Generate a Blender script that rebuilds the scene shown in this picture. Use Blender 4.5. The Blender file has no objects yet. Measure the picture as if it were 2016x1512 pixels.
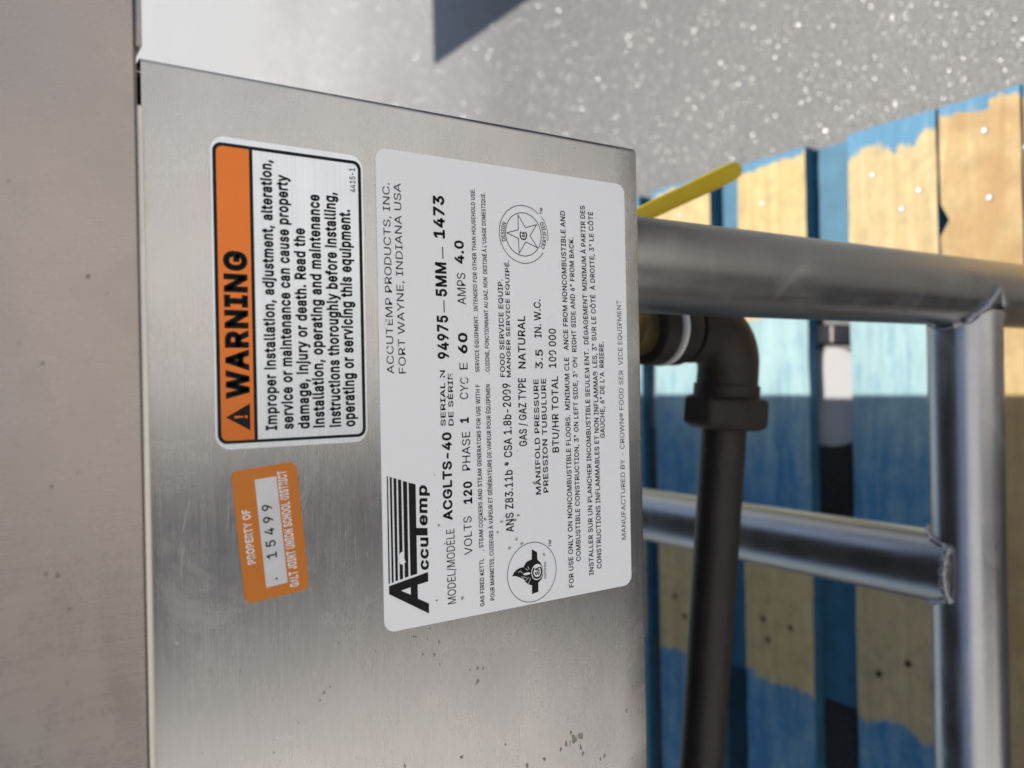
import bpy, bmesh, math, random
from mathutils import Vector, Matrix, noise
R = math.radians
sc = bpy.context.scene
COL = sc.collection

# ------------------------------------------------------------------ camera, sky, sun, exposure
cam = bpy.data.cameras.new('camera')
camo = bpy.data.objects.new('camera', cam)
COL.objects.link(camo)
FW = Vector((-.0019, .8340, -.5517)); RT = Vector((.9998, -.0090, -.0171)); UP = Vector((.0192, .5516, .8339))
camo.matrix_world = Matrix(((-UP.x, RT.x, -FW.x, 0), (-UP.y, RT.y, -FW.y, -.2423), (-UP.z, RT.z, -FW.z, .88), (0, 0, 0, 1)))
cam.sensor_width = 36; cam.lens = 29.206
cam.clip_start = .01; cam.clip_end = 500
cam.dof.use_dof = True; cam.dof.focus_distance = .292; cam.dof.aperture_fstop = 29.206 / 3.1
sc.camera = camo

SUN = Vector((.2115, .336, 1)).normalized()
W = bpy.data.worlds.new('World'); sc.world = W; W.use_nodes = True
nt = W.node_tree; bg = nt.nodes['Background']
sky = nt.nodes.new('ShaderNodeTexSky'); sky.sky_type = 'NISHITA'; sky.sun_disc = False
sky.sun_elevation = math.asin(SUN.z); sky.sun_rotation = math.atan2(SUN.x, SUN.y)
nt.links.new(sky.outputs[0], bg.inputs[0]); bg.inputs[1].default_value = .08
sl = bpy.data.lights.new('sun', 'SUN'); sl.energy = 3.7; sl.angle = R(.53); sl.color = (1, .955, .88)
so = bpy.data.objects.new('sun', sl); COL.objects.link(so)
so.rotation_euler = (-SUN).to_track_quat('-Z', 'Y').to_euler()
vs = sc.view_settings; vs.view_transform = 'Standard'; vs.look = 'None'; vs.gamma = 1; vs.use_curve_mapping = False
vs.exposure = .88

# ------------------------------------------------------------------ helpers
def tag(o, label=None, cat=None, group=None, kind=None):
    for k, v in (('label', label), ('category', cat), ('group', group), ('kind', kind)):
        if v: o[k] = v
    return o
def empty(name, loc):
    o = bpy.data.objects.new(name, None); o.location = loc; COL.objects.link(o); o.empty_display_size = .05
    return o
def wloc(o):
    v = Vector((0, 0, 0))
    while o is not None:
        v += o.location; o = o.parent
    return v
def obj(name, bm, mats, parent=None, smooth=None, uv=None):
    """link a bmesh built in world coordinates as ONE mesh object; uv = pair of axes for the brushed tangent"""
    if not isinstance(mats, (list, tuple)): mats = [mats]
    off = wloc(parent)
    if uv:
        l = bm.loops.layers.uv.verify()
        for f in bm.faces:
            for lp in f.loops: lp[l].uv = (lp.vert.co[uv[0]], lp.vert.co[uv[1]])
    bmesh.ops.translate(bm, verts=bm.verts, vec=-off)
    me = bpy.data.meshes.new(name); bm.to_mesh(me); bm.free()
    for m in mats: me.materials.append(m)
    if smooth is not None:
        me.polygons.foreach_set('use_smooth', [True] * len(me.polygons))
        if smooth < 180: me.set_sharp_from_angle(angle=R(smooth))
    o = bpy.data.objects.new(name, me); COL.objects.link(o); o.parent = parent
    return o
def box(bm, a, b, bev=0, seg=2):
    a = Vector(a); b = Vector(b)
    r = bmesh.ops.create_cube(bm, size=1)
    d = b - a
    for v in r['verts']: v.co = Vector((a.x + (v.co.x + .5) * d.x, a.y + (v.co.y + .5) * d.y, a.z + (v.co.z + .5) * d.z))
    if bev:
        es = list({e for v in r['verts'] for e in v.link_edges})
        bmesh.ops.bevel(bm, geom=es, offset=bev, segments=seg, profile=.5, affect='EDGES')
    return bm
def frame_of(d):
    d = d.normalized(); u = d.orthogonal().normalized(); return u, d.cross(u)
def sweep(bm, pts, radii, seg=32, caps=True):
    pts = [Vector(p) for p in pts]; n = len(pts)
    if not hasattr(radii, '__len__'): radii = [radii] * n
    rings = []; u = None
    for i, p in enumerate(pts):
        if i == 0: d = pts[1] - p
        elif i == n - 1: d = p - pts[i - 1]
        else: d = (pts[i + 1] - p).normalized() + (p - pts[i - 1]).normalized()
        d.normalize()
        if u is None: u = frame_of(d)[0]
        u = (u - d * u.dot(d)).normalized(); w = d.cross(u)
        rings.append([bm.verts.new(p + (u * math.cos(2 * math.pi * k / seg) + w * math.sin(2 * math.pi * k / seg)) * radii[i]) for k in range(seg)])
    for a, b in zip(rings, rings[1:]):
        for k in range(seg): bm.faces.new((a[k], a[(k + 1) % seg], b[(k + 1) % seg], b[k]))
    if caps:
        bm.faces.new(list(reversed(rings[0]))); bm.faces.new(rings[-1])
    return bm
def rings_z(bm, c, prof, seg=40, n=None):
    """lathe about the vertical through c; prof = [(radius, z)]"""
    seg = n or seg
    return sweep(bm, [(c[0], c[1], z) for r, z in prof], [r for r, z in prof], seg)
def rrect(x0, z0, x1, z1, r, n=7):
    P = []
    for cx, cz, a0 in ((x1 - r, z1 - r, 0), (x0 + r, z1 - r, 90), (x0 + r, z0 + r, 180), (x1 - r, z0 + r, 270)):
        for k in range(n + 1):
            a = R(a0 + 90 * k / n); P.append((cx + r * math.cos(a), cz + r * math.sin(a)))
    return P
def plate(bm, P, y0, y1):
    """polygon in the panel plane (x, z), from y0 (back) to y1 (front, towards the viewer)"""
    A = [bm.verts.new((x, y1, z)) for x, z in P]
    f = bm.faces.new(A); f.normal_update()
    if f.normal.y > 0: f.normal_flip()
    if y0 != y1:
        B = [bm.verts.new((x, y0, z)) for x, z in P]; n = len(P)
        for k in range(n): bm.faces.new((A[k], B[k], B[(k + 1) % n], A[(k + 1) % n]))
    return f
def ringpoly(bm, P, Q, y):
    A = [bm.verts.new((x, y, z)) for x, z in P]; B = [bm.verts.new((x, y, z)) for x, z in Q]; n = len(P)
    for k in range(n):
        f = bm.faces.new((A[k], A[(k + 1) % n], B[(k + 1) % n], B[k])); f.normal_update()
        if f.normal.y > 0: f.normal_flip()
def ellipse(cx, cz, rx, rz, n=56, a0=0, a1=360):
    return [(cx + rx * math.cos(R(a0 + (a1 - a0) * k / n)), cz + rz * math.sin(R(a0 + (a1 - a0) * k / n))) for k in range(n if a1 - a0 == 360 else n + 1)]
def stroke(bm, P, w, y, closed=False):
    n = len(P)
    for i in range(n if closed else n - 1):
        a = Vector((P[i][0], 0, P[i][1])); b = Vector((P[(i + 1) % n][0], 0, P[(i + 1) % n][1])); d = (b - a).normalized(); q = Vector((-d.z, 0, d.x)) * w / 2
        e = d * w * .3
        plate(bm, [(v.x, v.z) for v in (a - e + q, a - e - q, b + e - q, b + e + q)], y, y)
def blob(cx, cz, r, rnd, n=11, stretch=(1, 1)):
    ph = rnd.random() * 6; k2 = rnd.uniform(.1, .35); k3 = rnd.uniform(.05, .25)
    P = []
    for k in range(n):
        a = 2 * math.pi * k / n
        q = r * (1 + k2 * math.sin(2 * a + ph) + k3 * math.sin(3 * a + 2 * ph) + rnd.uniform(-.15, .15))
        P.append((cx + q * math.cos(a) * stretch[0], cz + q * math.sin(a) * stretch[1]))
    return P

# lettering: a plain grotesque kept as outlines (thousandths of an em): character, advance; contours
FONT = {}
for _l in r"""
"321;78,318 70,509 136,509 128,318|193,318 185,509 250,509 243,318
'206;78,318 70,509 136,509 128,318
*453;201,223 206,331 114,272 89,315 186,365 89,415 114,459 206,400 201,509 250,509 246,400 337,459 362,415 266,365 362,315 337,272 246,331 250,223
,188;38,-119 68,71 137,71 84,-119
-453;337,244 337,188 114,188 114,244
.188;95,-4 78,-1 63,9 53,24 50,41 53,59 63,73 78,83 95,87 113,83 128,73 138,59 141,41 138,24 128,9 113,-1
/249;235,533 71,-76 14,-76 178,533
0453;227,-7 174,1 130,24 95,62 69,113 53,178 48,254 53,330 69,395 95,447 130,484 174,508 227,516 279,508 323,484 358,447 384,395 400,330 405,254 400,178 384,113 359,62 323,24 279,1|227,50 261,56 290,74 313,103 330,144 340,194 344,254 340,314 330,365 313,405 290,435 261,453 227,460 192,453 163,435 140,405 123,365 113,314 109,254 113,194 123,144 140,103 163,74 192,56
1453;76,0 76,55 391,55 391,0|276,509 276,0 212,0 212,448 209,448 86,358 86,427 198,509
2453;64,0 64,47 234,229 282,282 311,327 320,371 317,397 308,419 293,436 273,449 224,460 196,457 172,447 153,433 139,413 130,390 127,362 66,362 71,405 86,442 111,473 143,496 182,511 225,516 268,511 306,497 337,474 361,445 376,411 381,372 371,318 336,259 267,180 153,60 153,57 389,57 389,0
3453;218,-7 173,-3 133,10 98,30 70,57 52,91 44,132 109,132 115,107 126,87 144,71 165,59 219,50 275,61 297,74 315,93 325,116 329,145 326,172 316,196 299,217 275,234 242,244 201,248 157,248 157,299 288,448 288,452 70,452 70,509 372,509 372,461 211,278 211,289 264,288 308,276 344,253 371,222 387,186 393,145 387,103 370,66 344,36 309,12 266,-2
4453;40,105 40,158 247,509 311,509 109,166 109,163 413,163 413,105|282,0 282,121 282,146 282,318 343,318 343,0
5453;221,-7 178,-2 140,11 108,32 83,60 66,93 60,130 122,130 127,108 138,89 173,60 221,50 250,53 276,64 298,82 314,104 324,131 328,162 324,193 314,221 297,244 275,262 248,273 218,277 167,268 128,246 67,253 96,509 366,509 366,452 151,452 134,301 136,301 178,325 229,334 263,330 294,321 321,306 345,285 364,260 379,231 388,199 391,163 385,117 369,76 343,41 309,15 268,-1
6453;226,-7 182,-1 142,15 109,40 84,74 69,115 64,162 68,199 80,239 137,340 252,509 322,509 151,261 145,261 165,288 196,307 235,314 278,309 316,295 346,271 370,240 384,201 389,157 384,112 368,73 343,39 310,14 271,-2|226,48 254,52 279,63 299,79 314,101 324,128 327,157 324,187 314,213 299,235 279,251 254,262 226,265 198,262 174,252 153,235 138,214 128,188 125,158 128,128 138,102 153,79 174,63 198,52
7453;97,0 323,448 323,452 62,452 62,509 391,509 391,449 165,0
8453;226,-7 178,-2 136,11 101,33 74,62 57,96 52,135 55,166 65,195 81,220 101,241 125,256 153,265 153,267 119,282 93,308 76,342 70,380 75,417 90,450 114,477 146,498 184,511 226,516 269,511 306,498 337,477 361,450 377,417 382,380 376,342 359,308 333,282 300,267 300,265 327,256 351,241 372,220 387,195 397,166 401,135 395,96 378,62 352,33 317,11 275,-2|226,49 258,52 285,60 307,74 323,91 333,113 337,139 333,165 322,189 305,208 283,223 256,232 226,235 196,232 169,223 147,208 130,189 119,165 115,139 119,113 129,91 145,74 167,60 195,52|226,290 274,300 293,313 307,330 316,351 319,376 316,399 308,420 294,437 275,449 226,460 177,449 159,437 145,420 136,399 133,376 136,351 145,330 159,313 178,300
9453;226,516 271,510 310,494 343,468 368,434 384,393 389,347 385,309 373,270 315,168 200,0 130,0 301,248 307,248 287,221 257,202 218,195 175,199 137,214 106,237 83,269 68,307 64,352 69,397 85,436 110,469 143,494 182,510|226,460 199,457 174,446 154,429 138,407 129,381 125,352 129,322 138,295 154,274 174,257 199,247 226,243 254,247 279,257 299,273 314,295 324,321 327,350 324,381 314,407 299,429 279,446 254,457
A480;16,0 201,509 276,509 463,0 395,0 287,302 264,372 232,478 245,478 213,371 191,302 85,0|110,142 110,199 370,199 370,142
B456;60,0 60,509 241,509 289,504 329,491 359,469 381,442 394,410 398,374 395,344 387,320 356,286 315,267 315,262 339,257 363,245 385,227 402,203 414,173 418,136 413,100 400,67 377,39 344,18 301,4 247,0|125,57 245,57 296,63 330,80 349,105 355,137 352,161 342,184 327,203 306,218 279,228 248,231 125,231|125,285 238,285 288,296 308,309 323,326 333,348 336,372 330,403 313,429 283,446 240,452 125,452
C510;267,-7 205,1 150,25 104,63 70,115 48,179 40,254 48,329 70,393 104,445 150,484 205,508 267,516 340,504 373,490 402,471 427,447 448,418 463,385 473,348 408,348 389,395 357,428 315,449 267,456 223,450 184,432 150,403 125,364 109,314 103,254 109,194 125,145 151,105 184,76 223,59 267,53 315,60 357,81 389,114 408,160 473,160 463,124 448,91 428,62 402,38 373,19 341,5 305,-4
D502;219,0 96,0 96,57 215,57 272,63 318,81 354,110 379,149 394,198 399,255 394,312 379,361 354,399 320,428 275,446 221,452 93,452 93,509 225,509 294,501 353,478 399,441 433,391 455,329 462,255 455,181 433,119 398,68 351,31 291,8|125,509 125,0 60,0 60,509
E419;60,0 60,509 372,509 372,452 125,452 125,286 355,286 355,229 125,229 125,57 375,57 375,0
F410;60,0 60,509 369,509 369,452 125,452 125,278 346,278 346,221 125,221 125,0
G520;269,-7 205,1 149,25 104,64 69,116 47,179 40,254 47,329 69,393 103,445 149,484 203,508 265,516 304,513 340,504 374,489 403,469 429,445 449,416 465,384 474,349 408,349 387,393 356,427 315,448 265,456 222,450 183,432 150,404 125,364 109,314 103,254 109,194 125,145 151,105 184,76 224,59 269,53 309,57 345,71 374,93 396,123 410,160 415,202 434,199 283,199 283,256 478,256 478,200 471,141 451,91 419,50 377,19 326,0
H517;60,0 60,509 125,509 125,289 392,289 392,509 457,509 457,0 392,0 392,232 125,232 125,0
I300;31,0 31,57 118,57 118,452 31,452 31,509 269,509 269,452 183,452 183,57 269,57 269,0
J396;185,-7 124,3 75,33 44,81 33,145 33,173 98,173 98,145 104,104 122,74 149,56 185,50 220,56 248,74 266,104 272,145 272,509 336,509 336,145 326,81 294,33 246,3
K467;104,145 104,216 139,261 174,303 212,344 364,509 448,509 231,276 228,276|60,0 60,509 125,509 125,334 124,225 125,193 125,0|372,0 188,259 228,309 449,0
L393;60,0 60,509 125,509 125,57 361,57 361,0
M628;60,0 60,509 152,509 277,187 287,159 299,123 311,84 322,49 307,49 318,83 330,121 342,158 352,187 476,509 568,509 568,0 504,0 504,291 504,327 505,369 506,413 507,457 513,457 498,409 482,363 467,322 456,291 342,0 286,0 170,291 159,321 145,361 129,408 112,457 119,457 120,416 121,372 122,328 122,291 122,0
N523;60,0 60,509 136,509 343,183 363,151 388,107 414,55 405,54 401,108 399,157 399,195 399,509 463,509 463,0 387,0 202,290 177,331 148,381 108,452 119,454 122,384 124,328 125,291 125,0
O533;267,-7 205,1 150,25 105,63 70,115 48,179 40,254 48,329 70,393 105,445 150,484 205,508 267,516 329,508 384,484 429,445 464,393 486,329 493,254 486,179 464,115 429,63 384,25 329,1|267,53 310,59 349,76 383,105 408,144 425,194 430,254 425,314 408,365 383,404 349,433 310,450 267,456 223,450 184,433 151,404 125,364 109,314 103,254 109,194 125,144 151,105 184,76 223,59
P445;60,0 60,509 235,509 289,503 332,487 366,462 390,430 404,391 409,348 404,304 390,265 366,233 332,207 289,191 235,186 109,186 109,242 233,242 269,246 297,256 318,272 333,294 342,319 344,348 342,376 333,402 318,423 297,439 268,449 232,452 125,452 125,0
Q533;245,159 313,159 369,85 384,65 468,-48 401,-48 346,27 331,46|267,-7 205,1 150,25 105,63 70,115 48,179 40,254 48,329 70,393 105,445 150,484 205,508 267,516 329,508 384,484 429,445 464,393 486,329 493,254 486,179 464,115 429,63 384,25 329,1|267,53 310,59 349,76 383,105 408,144 425,194 430,254 425,314 408,365 383,404 349,433 310,450 267,456 223,450 184,433 151,404 125,364 109,314 103,254 109,194 125,144 151,105 184,76 223,59
R449;60,0 60,509 236,509 290,504 333,489 367,465 390,433 405,395 409,352 405,309 390,271 367,240 333,217 289,203 236,198 96,198 96,255 234,255 269,258 298,267 319,281 334,300 342,324 345,352 342,380 334,405 319,425 298,440 269,449 233,452 125,452 125,0|353,0 230,229 303,229 428,0
S447;224,-9 172,-4 128,9 91,31 64,60 46,96 38,137 104,137 110,110 123,88 142,71 166,59 224,49 257,52 286,60 311,74 329,92 341,114 346,139 342,161 332,179 296,205 245,222 184,239 128,260 86,289 60,326 52,372 58,413 75,448 102,476 138,498 180,511 227,516 275,511 316,498 351,476 377,449 394,415 401,378 337,378 326,412 302,437 267,453 225,459 194,456 167,448 145,435 129,418 118,398 115,376 119,352 131,334 169,308 212,293 264,279 312,264 359,238 395,198 405,171 408,139 403,99 386,64 360,34 323,11 278,-4
T449;32,452 32,509 417,509 417,452 257,452 257,0 193,0 193,452
U517;259,-8 203,-2 154,15 114,43 85,80 66,124 60,173 60,509 124,509 124,178 128,144 141,113 160,87 187,68 220,56 259,52 298,56 331,68 357,87 377,113 389,144 393,178 393,509 457,509 457,173 451,124 433,80 403,43 363,15 315,-2
V480;204,0 16,509 84,509 192,206 215,137 248,31 235,31 267,138 290,206 395,509 463,509 278,0
W686;155,0 16,509 82,509 163,196 175,145 187,94 197,40 189,40 200,94 211,145 224,196 306,509 380,509 462,196 474,145 486,94 497,40 488,40 499,94 510,145 523,196 603,509 670,509 530,0 455,0 368,323 351,391 336,475 350,475 335,395 318,323 230,0
Y472;203,0 203,208 16,509 91,509 192,344 222,292 250,230 224,230 251,293 280,344 381,509 455,509 268,208 268,0
Z438;42,0 42,46 273,385 306,431 341,476 348,454 285,452 223,452 40,452 40,509 397,509 397,462 169,129 134,81 97,33 90,54 152,57 214,57 399,57 399,0
a389;160,-9 126,-5 94,5 68,22 48,45 35,73 30,108 34,138 43,161 58,179 78,193 125,211 178,220 234,227 265,235 273,243 276,255 276,257 267,297 240,322 196,331 149,322 118,301 100,274 41,291 57,322 79,346 104,364 133,375 194,384 239,379 286,360 306,343 322,320 333,290 337,251 337,0 277,0 277,52 272,52 252,25 215,1|170,45 202,49 228,59 248,74 263,93 272,115 276,138 276,190 259,182 231,176 200,171 175,168 134,159 103,139 95,124 92,105 102,72 130,52
b424;229,-8 198,-5 172,4 138,31 118,59 112,59 112,0 53,0 53,509 114,509 114,319 118,319 137,346 171,373 197,381 229,384 274,378 313,361 345,332 370,293 385,245 390,189 385,133 370,84 346,45 313,16 274,-2|220,47 253,51 279,66 301,88 316,117 325,151 328,189 325,227 316,261 301,290 280,311 253,325 220,330 188,325 161,312 140,291 125,263 116,229 113,189 116,150 125,115 140,86 162,65 188,51
c396;207,-8 159,-2 117,16 82,46 56,85 40,133 34,187 40,243 56,291 82,330 117,360 159,378 207,384 260,377 305,356 340,322 362,277 303,262 290,289 270,311 242,325 207,330 173,325 145,310 124,287 108,258 99,224 96,187 99,151 108,117 124,89 145,66 173,51 207,46 243,52 271,66 292,89 304,117 363,102 341,56 306,21 261,-1
d424;195,-8 151,-2 111,16 79,45 55,84 39,133 34,189 39,245 55,293 79,332 112,361 151,378 196,384 228,381 253,373 287,346 306,319 311,319 311,509 372,509 372,0 313,0 313,59 307,59 287,31 252,4 227,-5|205,47 236,51 263,65 284,86 299,115 309,150 312,189 309,229 300,263 284,291 263,312 237,325 205,330 172,325 145,311 124,290 108,261 99,227 96,189 99,151 109,117 124,88 145,66 172,51
e404;212,-8 161,-2 117,16 82,46 56,85 40,132 34,187 39,242 55,290 81,329 115,359 157,378 205,384 266,374 294,361 319,341 341,315 357,282 368,242 371,194 371,169 75,169 75,221 338,221 310,202 307,237 298,269 283,294 263,314 237,326 205,330 173,326 146,313 125,294 109,270 99,241 96,211 96,178 100,139 110,106 128,80 151,61 179,50 212,46 254,53 285,73 306,105 365,91 353,63 335,39 311,19 283,4 249,-5
f254;228,379 228,327 6,327 6,379|81,0 81,432 84,461 96,486 113,505 135,519 187,530 222,527 243,521 227,468 215,472 195,474 171,470 154,460 145,443 142,419 142,0
g425;207,-151 168,-148 134,-140 82,-110 51,-69 101,-41 122,-66 154,-88 207,-97 249,-92 282,-75 304,-47 311,-6 311,68 306,68 287,41 252,16 227,8 195,5 152,10 113,27 80,53 55,90 39,136 34,191 39,246 55,293 80,332 112,361 152,378 196,384 228,382 253,373 288,346 308,319 313,319 313,379 372,379 372,-9 367,-54 350,-90 324,-117 291,-136 251,-147|205,59 237,63 264,75 285,95 300,121 309,154 312,193 309,231 300,264 285,291 264,312 237,325 205,330 172,325 145,312 124,290 109,262 99,229 96,193 99,155 109,123 124,96 145,76 172,63
h410;114,227 114,0 53,0 53,509 114,509 114,287 102,287 124,332 152,362 187,379 227,384 264,380 295,369 321,349 341,321 353,285 357,240 357,0 296,0 296,235 290,275 273,304 246,323 210,329 184,326 161,317 141,303 126,283 117,257
i167;53,0 53,379 114,379 114,0|84,443 67,446 54,455 44,468 41,483 44,499 54,512 67,521 84,524 100,521 114,512 123,499 126,483 123,468 114,455 100,446
j167;53,379 114,379 114,-30 111,-63 102,-90 86,-113 65,-129 37,-139 4,-143 -10,-143 -10,-87 2,-87 25,-83 40,-72 50,-54 53,-29|83,443 67,446 53,455 44,468 41,483 44,499 53,512 67,521 83,524 100,521 114,512 123,499 126,483 123,468 114,455 100,446
l189;139,-2 101,3 74,20 58,47 53,84 53,509 114,509 114,99 120,62 130,54 146,52 160,53 170,54 181,3 162,-1
m610;53,0 53,379 112,379 112,295 108,295 118,323 132,346 172,376 219,386 257,380 287,361 309,331 321,295 312,295 322,321 337,343 381,375 437,386 468,383 497,372 522,354 541,328 553,296 557,255 557,0 496,0 496,254 490,289 473,313 447,326 419,330 395,328 374,320 345,290 335,247 335,0 274,0 274,260 269,288 253,311 229,326 199,330 158,320 140,307 126,289 117,266 114,238 114,0
n410;114,227 114,0 53,0 53,379 112,379 112,287 102,287 124,332 152,362 187,379 227,384 264,380 295,369 321,349 341,321 353,285 357,240 357,0 296,0 296,235 290,275 273,304 246,323 210,329 184,326 161,317 141,303 126,283 117,257
o415;207,-8 159,-2 117,16 82,46 56,85 40,133 34,187 40,243 56,291 82,330 117,360 159,378 207,384 256,378 299,360 333,330 359,291 376,243 381,187 376,133 359,85 333,46 299,16 256,-2|207,46 242,51 270,66 292,89 307,117 316,151 319,187 316,224 307,258 292,287 270,310 242,325 207,330 173,325 145,310 124,287 108,258 99,224 96,187 99,151 108,117 124,89 145,66 173,51
p424;53,-143 53,379 112,379 112,319 118,319 137,346 171,373 197,381 229,384 274,378 313,361 345,332 370,293 385,245 390,189 385,133 370,84 346,45 313,16 274,-2 229,-8 198,-5 173,4 138,31 118,59 114,59 114,-143|220,47 253,51 279,66 301,88 316,117 325,151 328,189 325,227 316,261 301,290 280,311 253,325 220,330 188,325 161,312 140,291 125,263 116,229 113,189 116,150 125,115 140,86 162,65 188,51
q424;372,-143 311,-143 311,59 306,59 287,31 252,4 227,-5 195,-8 151,-2 111,16 79,45 55,84 39,133 34,189 39,245 55,293 79,332 112,361 151,378 196,384 228,381 253,373 287,346 307,319 313,319 313,379 372,379|205,47 236,51 263,65 284,86 299,115 309,150 312,189 309,229 300,263 284,291 263,312 237,325 205,330 172,325 145,311 124,290 108,261 99,227 96,189 99,151 109,117 124,88 145,66 172,51
r259;53,0 53,379 112,379 112,321 115,321 130,347 152,367 181,380 213,385 229,384 243,384 243,322 230,324 207,326 182,323 159,315 140,301 126,284 117,262 114,237 114,0
s365;182,-8 145,-5 112,3 84,18 62,38 45,63 36,94 94,107 105,79 124,60 150,49 181,45 217,50 244,62 262,81 268,103 265,121 254,136 237,147 212,155 149,170 104,186 72,208 53,237 47,274 51,305 65,332 87,354 115,370 149,381 187,384 223,381 254,372 279,358 299,339 324,290 268,277 258,298 243,316 219,328 187,333 156,329 131,317 114,299 109,277 112,258 124,243 172,223 229,209 275,194 306,171 325,142 331,107 326,75 312,47 290,24 260,6 223,-5
t227;204,379 204,327 6,327 6,379|65,471 126,471 126,98 128,76 136,61 150,53 170,50 185,51 202,54 213,2 192,-3 168,-4 125,2 92,21 72,52 65,93
u410;182,-5 146,-1 115,11 89,31 69,59 57,95 53,139 53,379 114,379 114,144 119,105 137,75 164,56 200,50 226,53 249,62 268,77 283,97 293,122 296,153 296,379 357,379 357,0 298,0 298,92 307,92 286,47 257,17 222,0
v389;163,0 17,379 84,379 165,155 187,87 206,21 184,21 203,87 224,155 305,379 371,379 226,0
y389;47,-139 61,-86 71,-87 104,-89 130,-74 151,-36 163,-1 17,379 84,379 165,155 187,87 206,21 184,21 202,87 224,155 305,379 371,379 204,-58 177,-107 139,-136 91,-145 65,-143
®463;231,118 192,122 154,134 121,152 91,177 67,206 48,240 37,277 33,317 37,357 48,394 67,428 91,457 121,482 154,500 192,512 231,516 271,512 309,500 343,482 372,457 396,428 415,394 426,357 430,317 426,277 415,240 396,206 372,177 343,152 309,134 271,122|231,166 271,171 307,187 338,210 362,241 377,277 382,317 377,357 362,393 338,423 307,447 271,462 231,467 192,462 156,447 125,423 101,393 86,357 81,317 86,277 101,241 125,210 156,187 192,171|273,226 228,312 273,312 319,226|161,226 161,409 253,409 279,402 302,383 311,350 302,316 278,295 250,287 185,287 185,319 239,319 257,327 267,350 264,364 257,372 239,378 203,378 203,226
À480;16,0 201,509 276,509 463,0 395,0 287,302 264,372 232,478 245,478 213,371 191,302 85,0|110,142 110,199 370,199 370,142|216,558 150,659 218,659 266,558
È419;60,0 60,509 372,509 372,452 125,452 125,286 355,286 355,229 125,229 125,57 375,57 375,0|194,558 128,659 196,659 244,558
É419;60,0 60,509 372,509 372,452 125,452 125,286 355,286 355,229 125,229 125,57 375,57 375,0|191,558 239,659 307,659 241,558
Ô533;267,-7 205,1 150,25 105,63 70,115 48,179 40,254 48,329 70,393 105,445 150,484 205,508 267,516 329,508 384,484 429,445 464,393 486,329 493,254 486,179 464,115 429,63 384,25 329,1|267,53 310,59 349,76 383,105 408,144 425,194 430,254 425,314 408,365 383,404 349,433 310,450 267,456 223,450 184,433 151,404 125,364 109,314 103,254 109,194 125,144 151,105 184,76 223,59|218,565 158,565 158,567 238,659 296,659 377,567 377,565 315,565 267,624
–350;350,244 350,188 0,188 0,244
 188;
""".strip('\n').split('\n'):
    _a, _c = _l[1:].split(';', 1)
    FONT[_l[0]] = (int(_a) / 1000, [[tuple(int(q) / 1000 for q in p.split(',')) for p in s.split()] for s in _c.split('|') if s])
BOLD = {0: 0, 1: .012, 2: .030, 3: .050}
def ribbon(P, off):
    """the outline itself as a closed band of half width off: laid over the filled letter it makes the heavier weights"""
    n = len(P); L = []; Rr = []
    for i in range(n):
        p0, p1, p2 = P[i - 1], P[i], P[(i + 1) % n]
        a = Vector((p1[0] - p0[0], p1[1] - p0[1])).normalized(); c = Vector((p2[0] - p1[0], p2[1] - p1[1])).normalized()
        na = Vector((-a.y, a.x)); nc = Vector((-c.y, c.x)); m = na + nc
        if m.length < .3: m = na
        m.normalize(); k = off / max(.6, m.dot(na))
        L.append((p1[0] + m.x * k, p1[1] + m.y * k)); Rr.append((p1[0] - m.x * k, p1[1] - m.y * k))
    return L, Rr
def area(P): return sum(P[i - 1][0] * P[i][1] - P[i][0] * P[i - 1][1] for i in range(len(P))) / 2
_gl = {}
def glyphs(text, bold):
    """filled letter outlines as (vertices, faces), baseline at 0, one em = 1"""
    if (text, bold) in _gl: return _gl[text, bold]
    cus = []
    for k in range(2):
        cu = bpy.data.curves.new('t', 'CURVE'); cu.dimensions = '2D'; cu.fill_mode = 'BOTH'; cus.append(cu)
    x = 0; V = []; F = []; RV = []; RF = []
    for ch in text:
        adv, cs = FONT[ch]
        if cs: main = max(cs, key=lambda c: abs(area(c)))
        for c in cs:
            # strokes that overlap the main one go to a second fill, counters stay with the first
            second = c is not main and area(c) * area(main) > 0
            sp = cus[second].splines.new('POLY'); sp.points.add(len(c) - 1); sp.use_cyclic_u = True
            for p, v in zip(sp.points, c): p.co = (v[0] + x, v[1], 0, 1)
            if BOLD[bold] > 0:
                l, r = ribbon(c, BOLD[bold]); n = len(c); k0 = len(RV)
                RV += [(q[0] + x, q[1]) for q in l] + [(q[0] + x, q[1]) for q in r]
                RF += [(k0 + i, k0 + (i + 1) % n, k0 + n + (i + 1) % n, k0 + n + i) for i in range(n)]
        x += adv + max(0, BOLD[bold]) * 1.6
    for k, cu in enumerate(cus):
        if not cu.splines: bpy.data.curves.remove(cu); continue
        o = bpy.data.objects.new('t', cu); COL.objects.link(o)
        dg = bpy.context.evaluated_depsgraph_get(); dg.update()
        me = bpy.data.meshes.new_from_object(o.evaluated_get(dg)); k0 = len(V)
        V += [(v.co.x, v.co.y, k) for v in me.vertices]; F += [tuple(k0 + i for i in p.vertices) for p in me.polygons]
        bpy.data.objects.remove(o); bpy.data.curves.remove(cu); bpy.data.meshes.remove(me)
    k0 = len(V); V += [(q[0], q[1], 2) for q in RV]; F += [tuple(k0 + i for i in f) for f in RF]
    _gl[text, bold] = (V, F); return V, F
_cap = {}
def cap(bold):
    if bold not in _cap:
        V, F = glyphs('H', bold); _cap[bold] = max(v[1] for v in V) - max(0, BOLD[bold])
    return _cap[bold]
def put_glyphs(bm, V, F, fn, y):
    vv = []
    for v in V:
        x, z = fn(v[0], v[1]); vv.append(bm.verts.new((x, y - .00001 * v[2], z)))
    for f in F:
        try: q = bm.faces.new([vv[i] for i in f])
        except ValueError: continue
        q.normal_update()
        if q.normal.y > 0: q.normal_flip()
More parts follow.
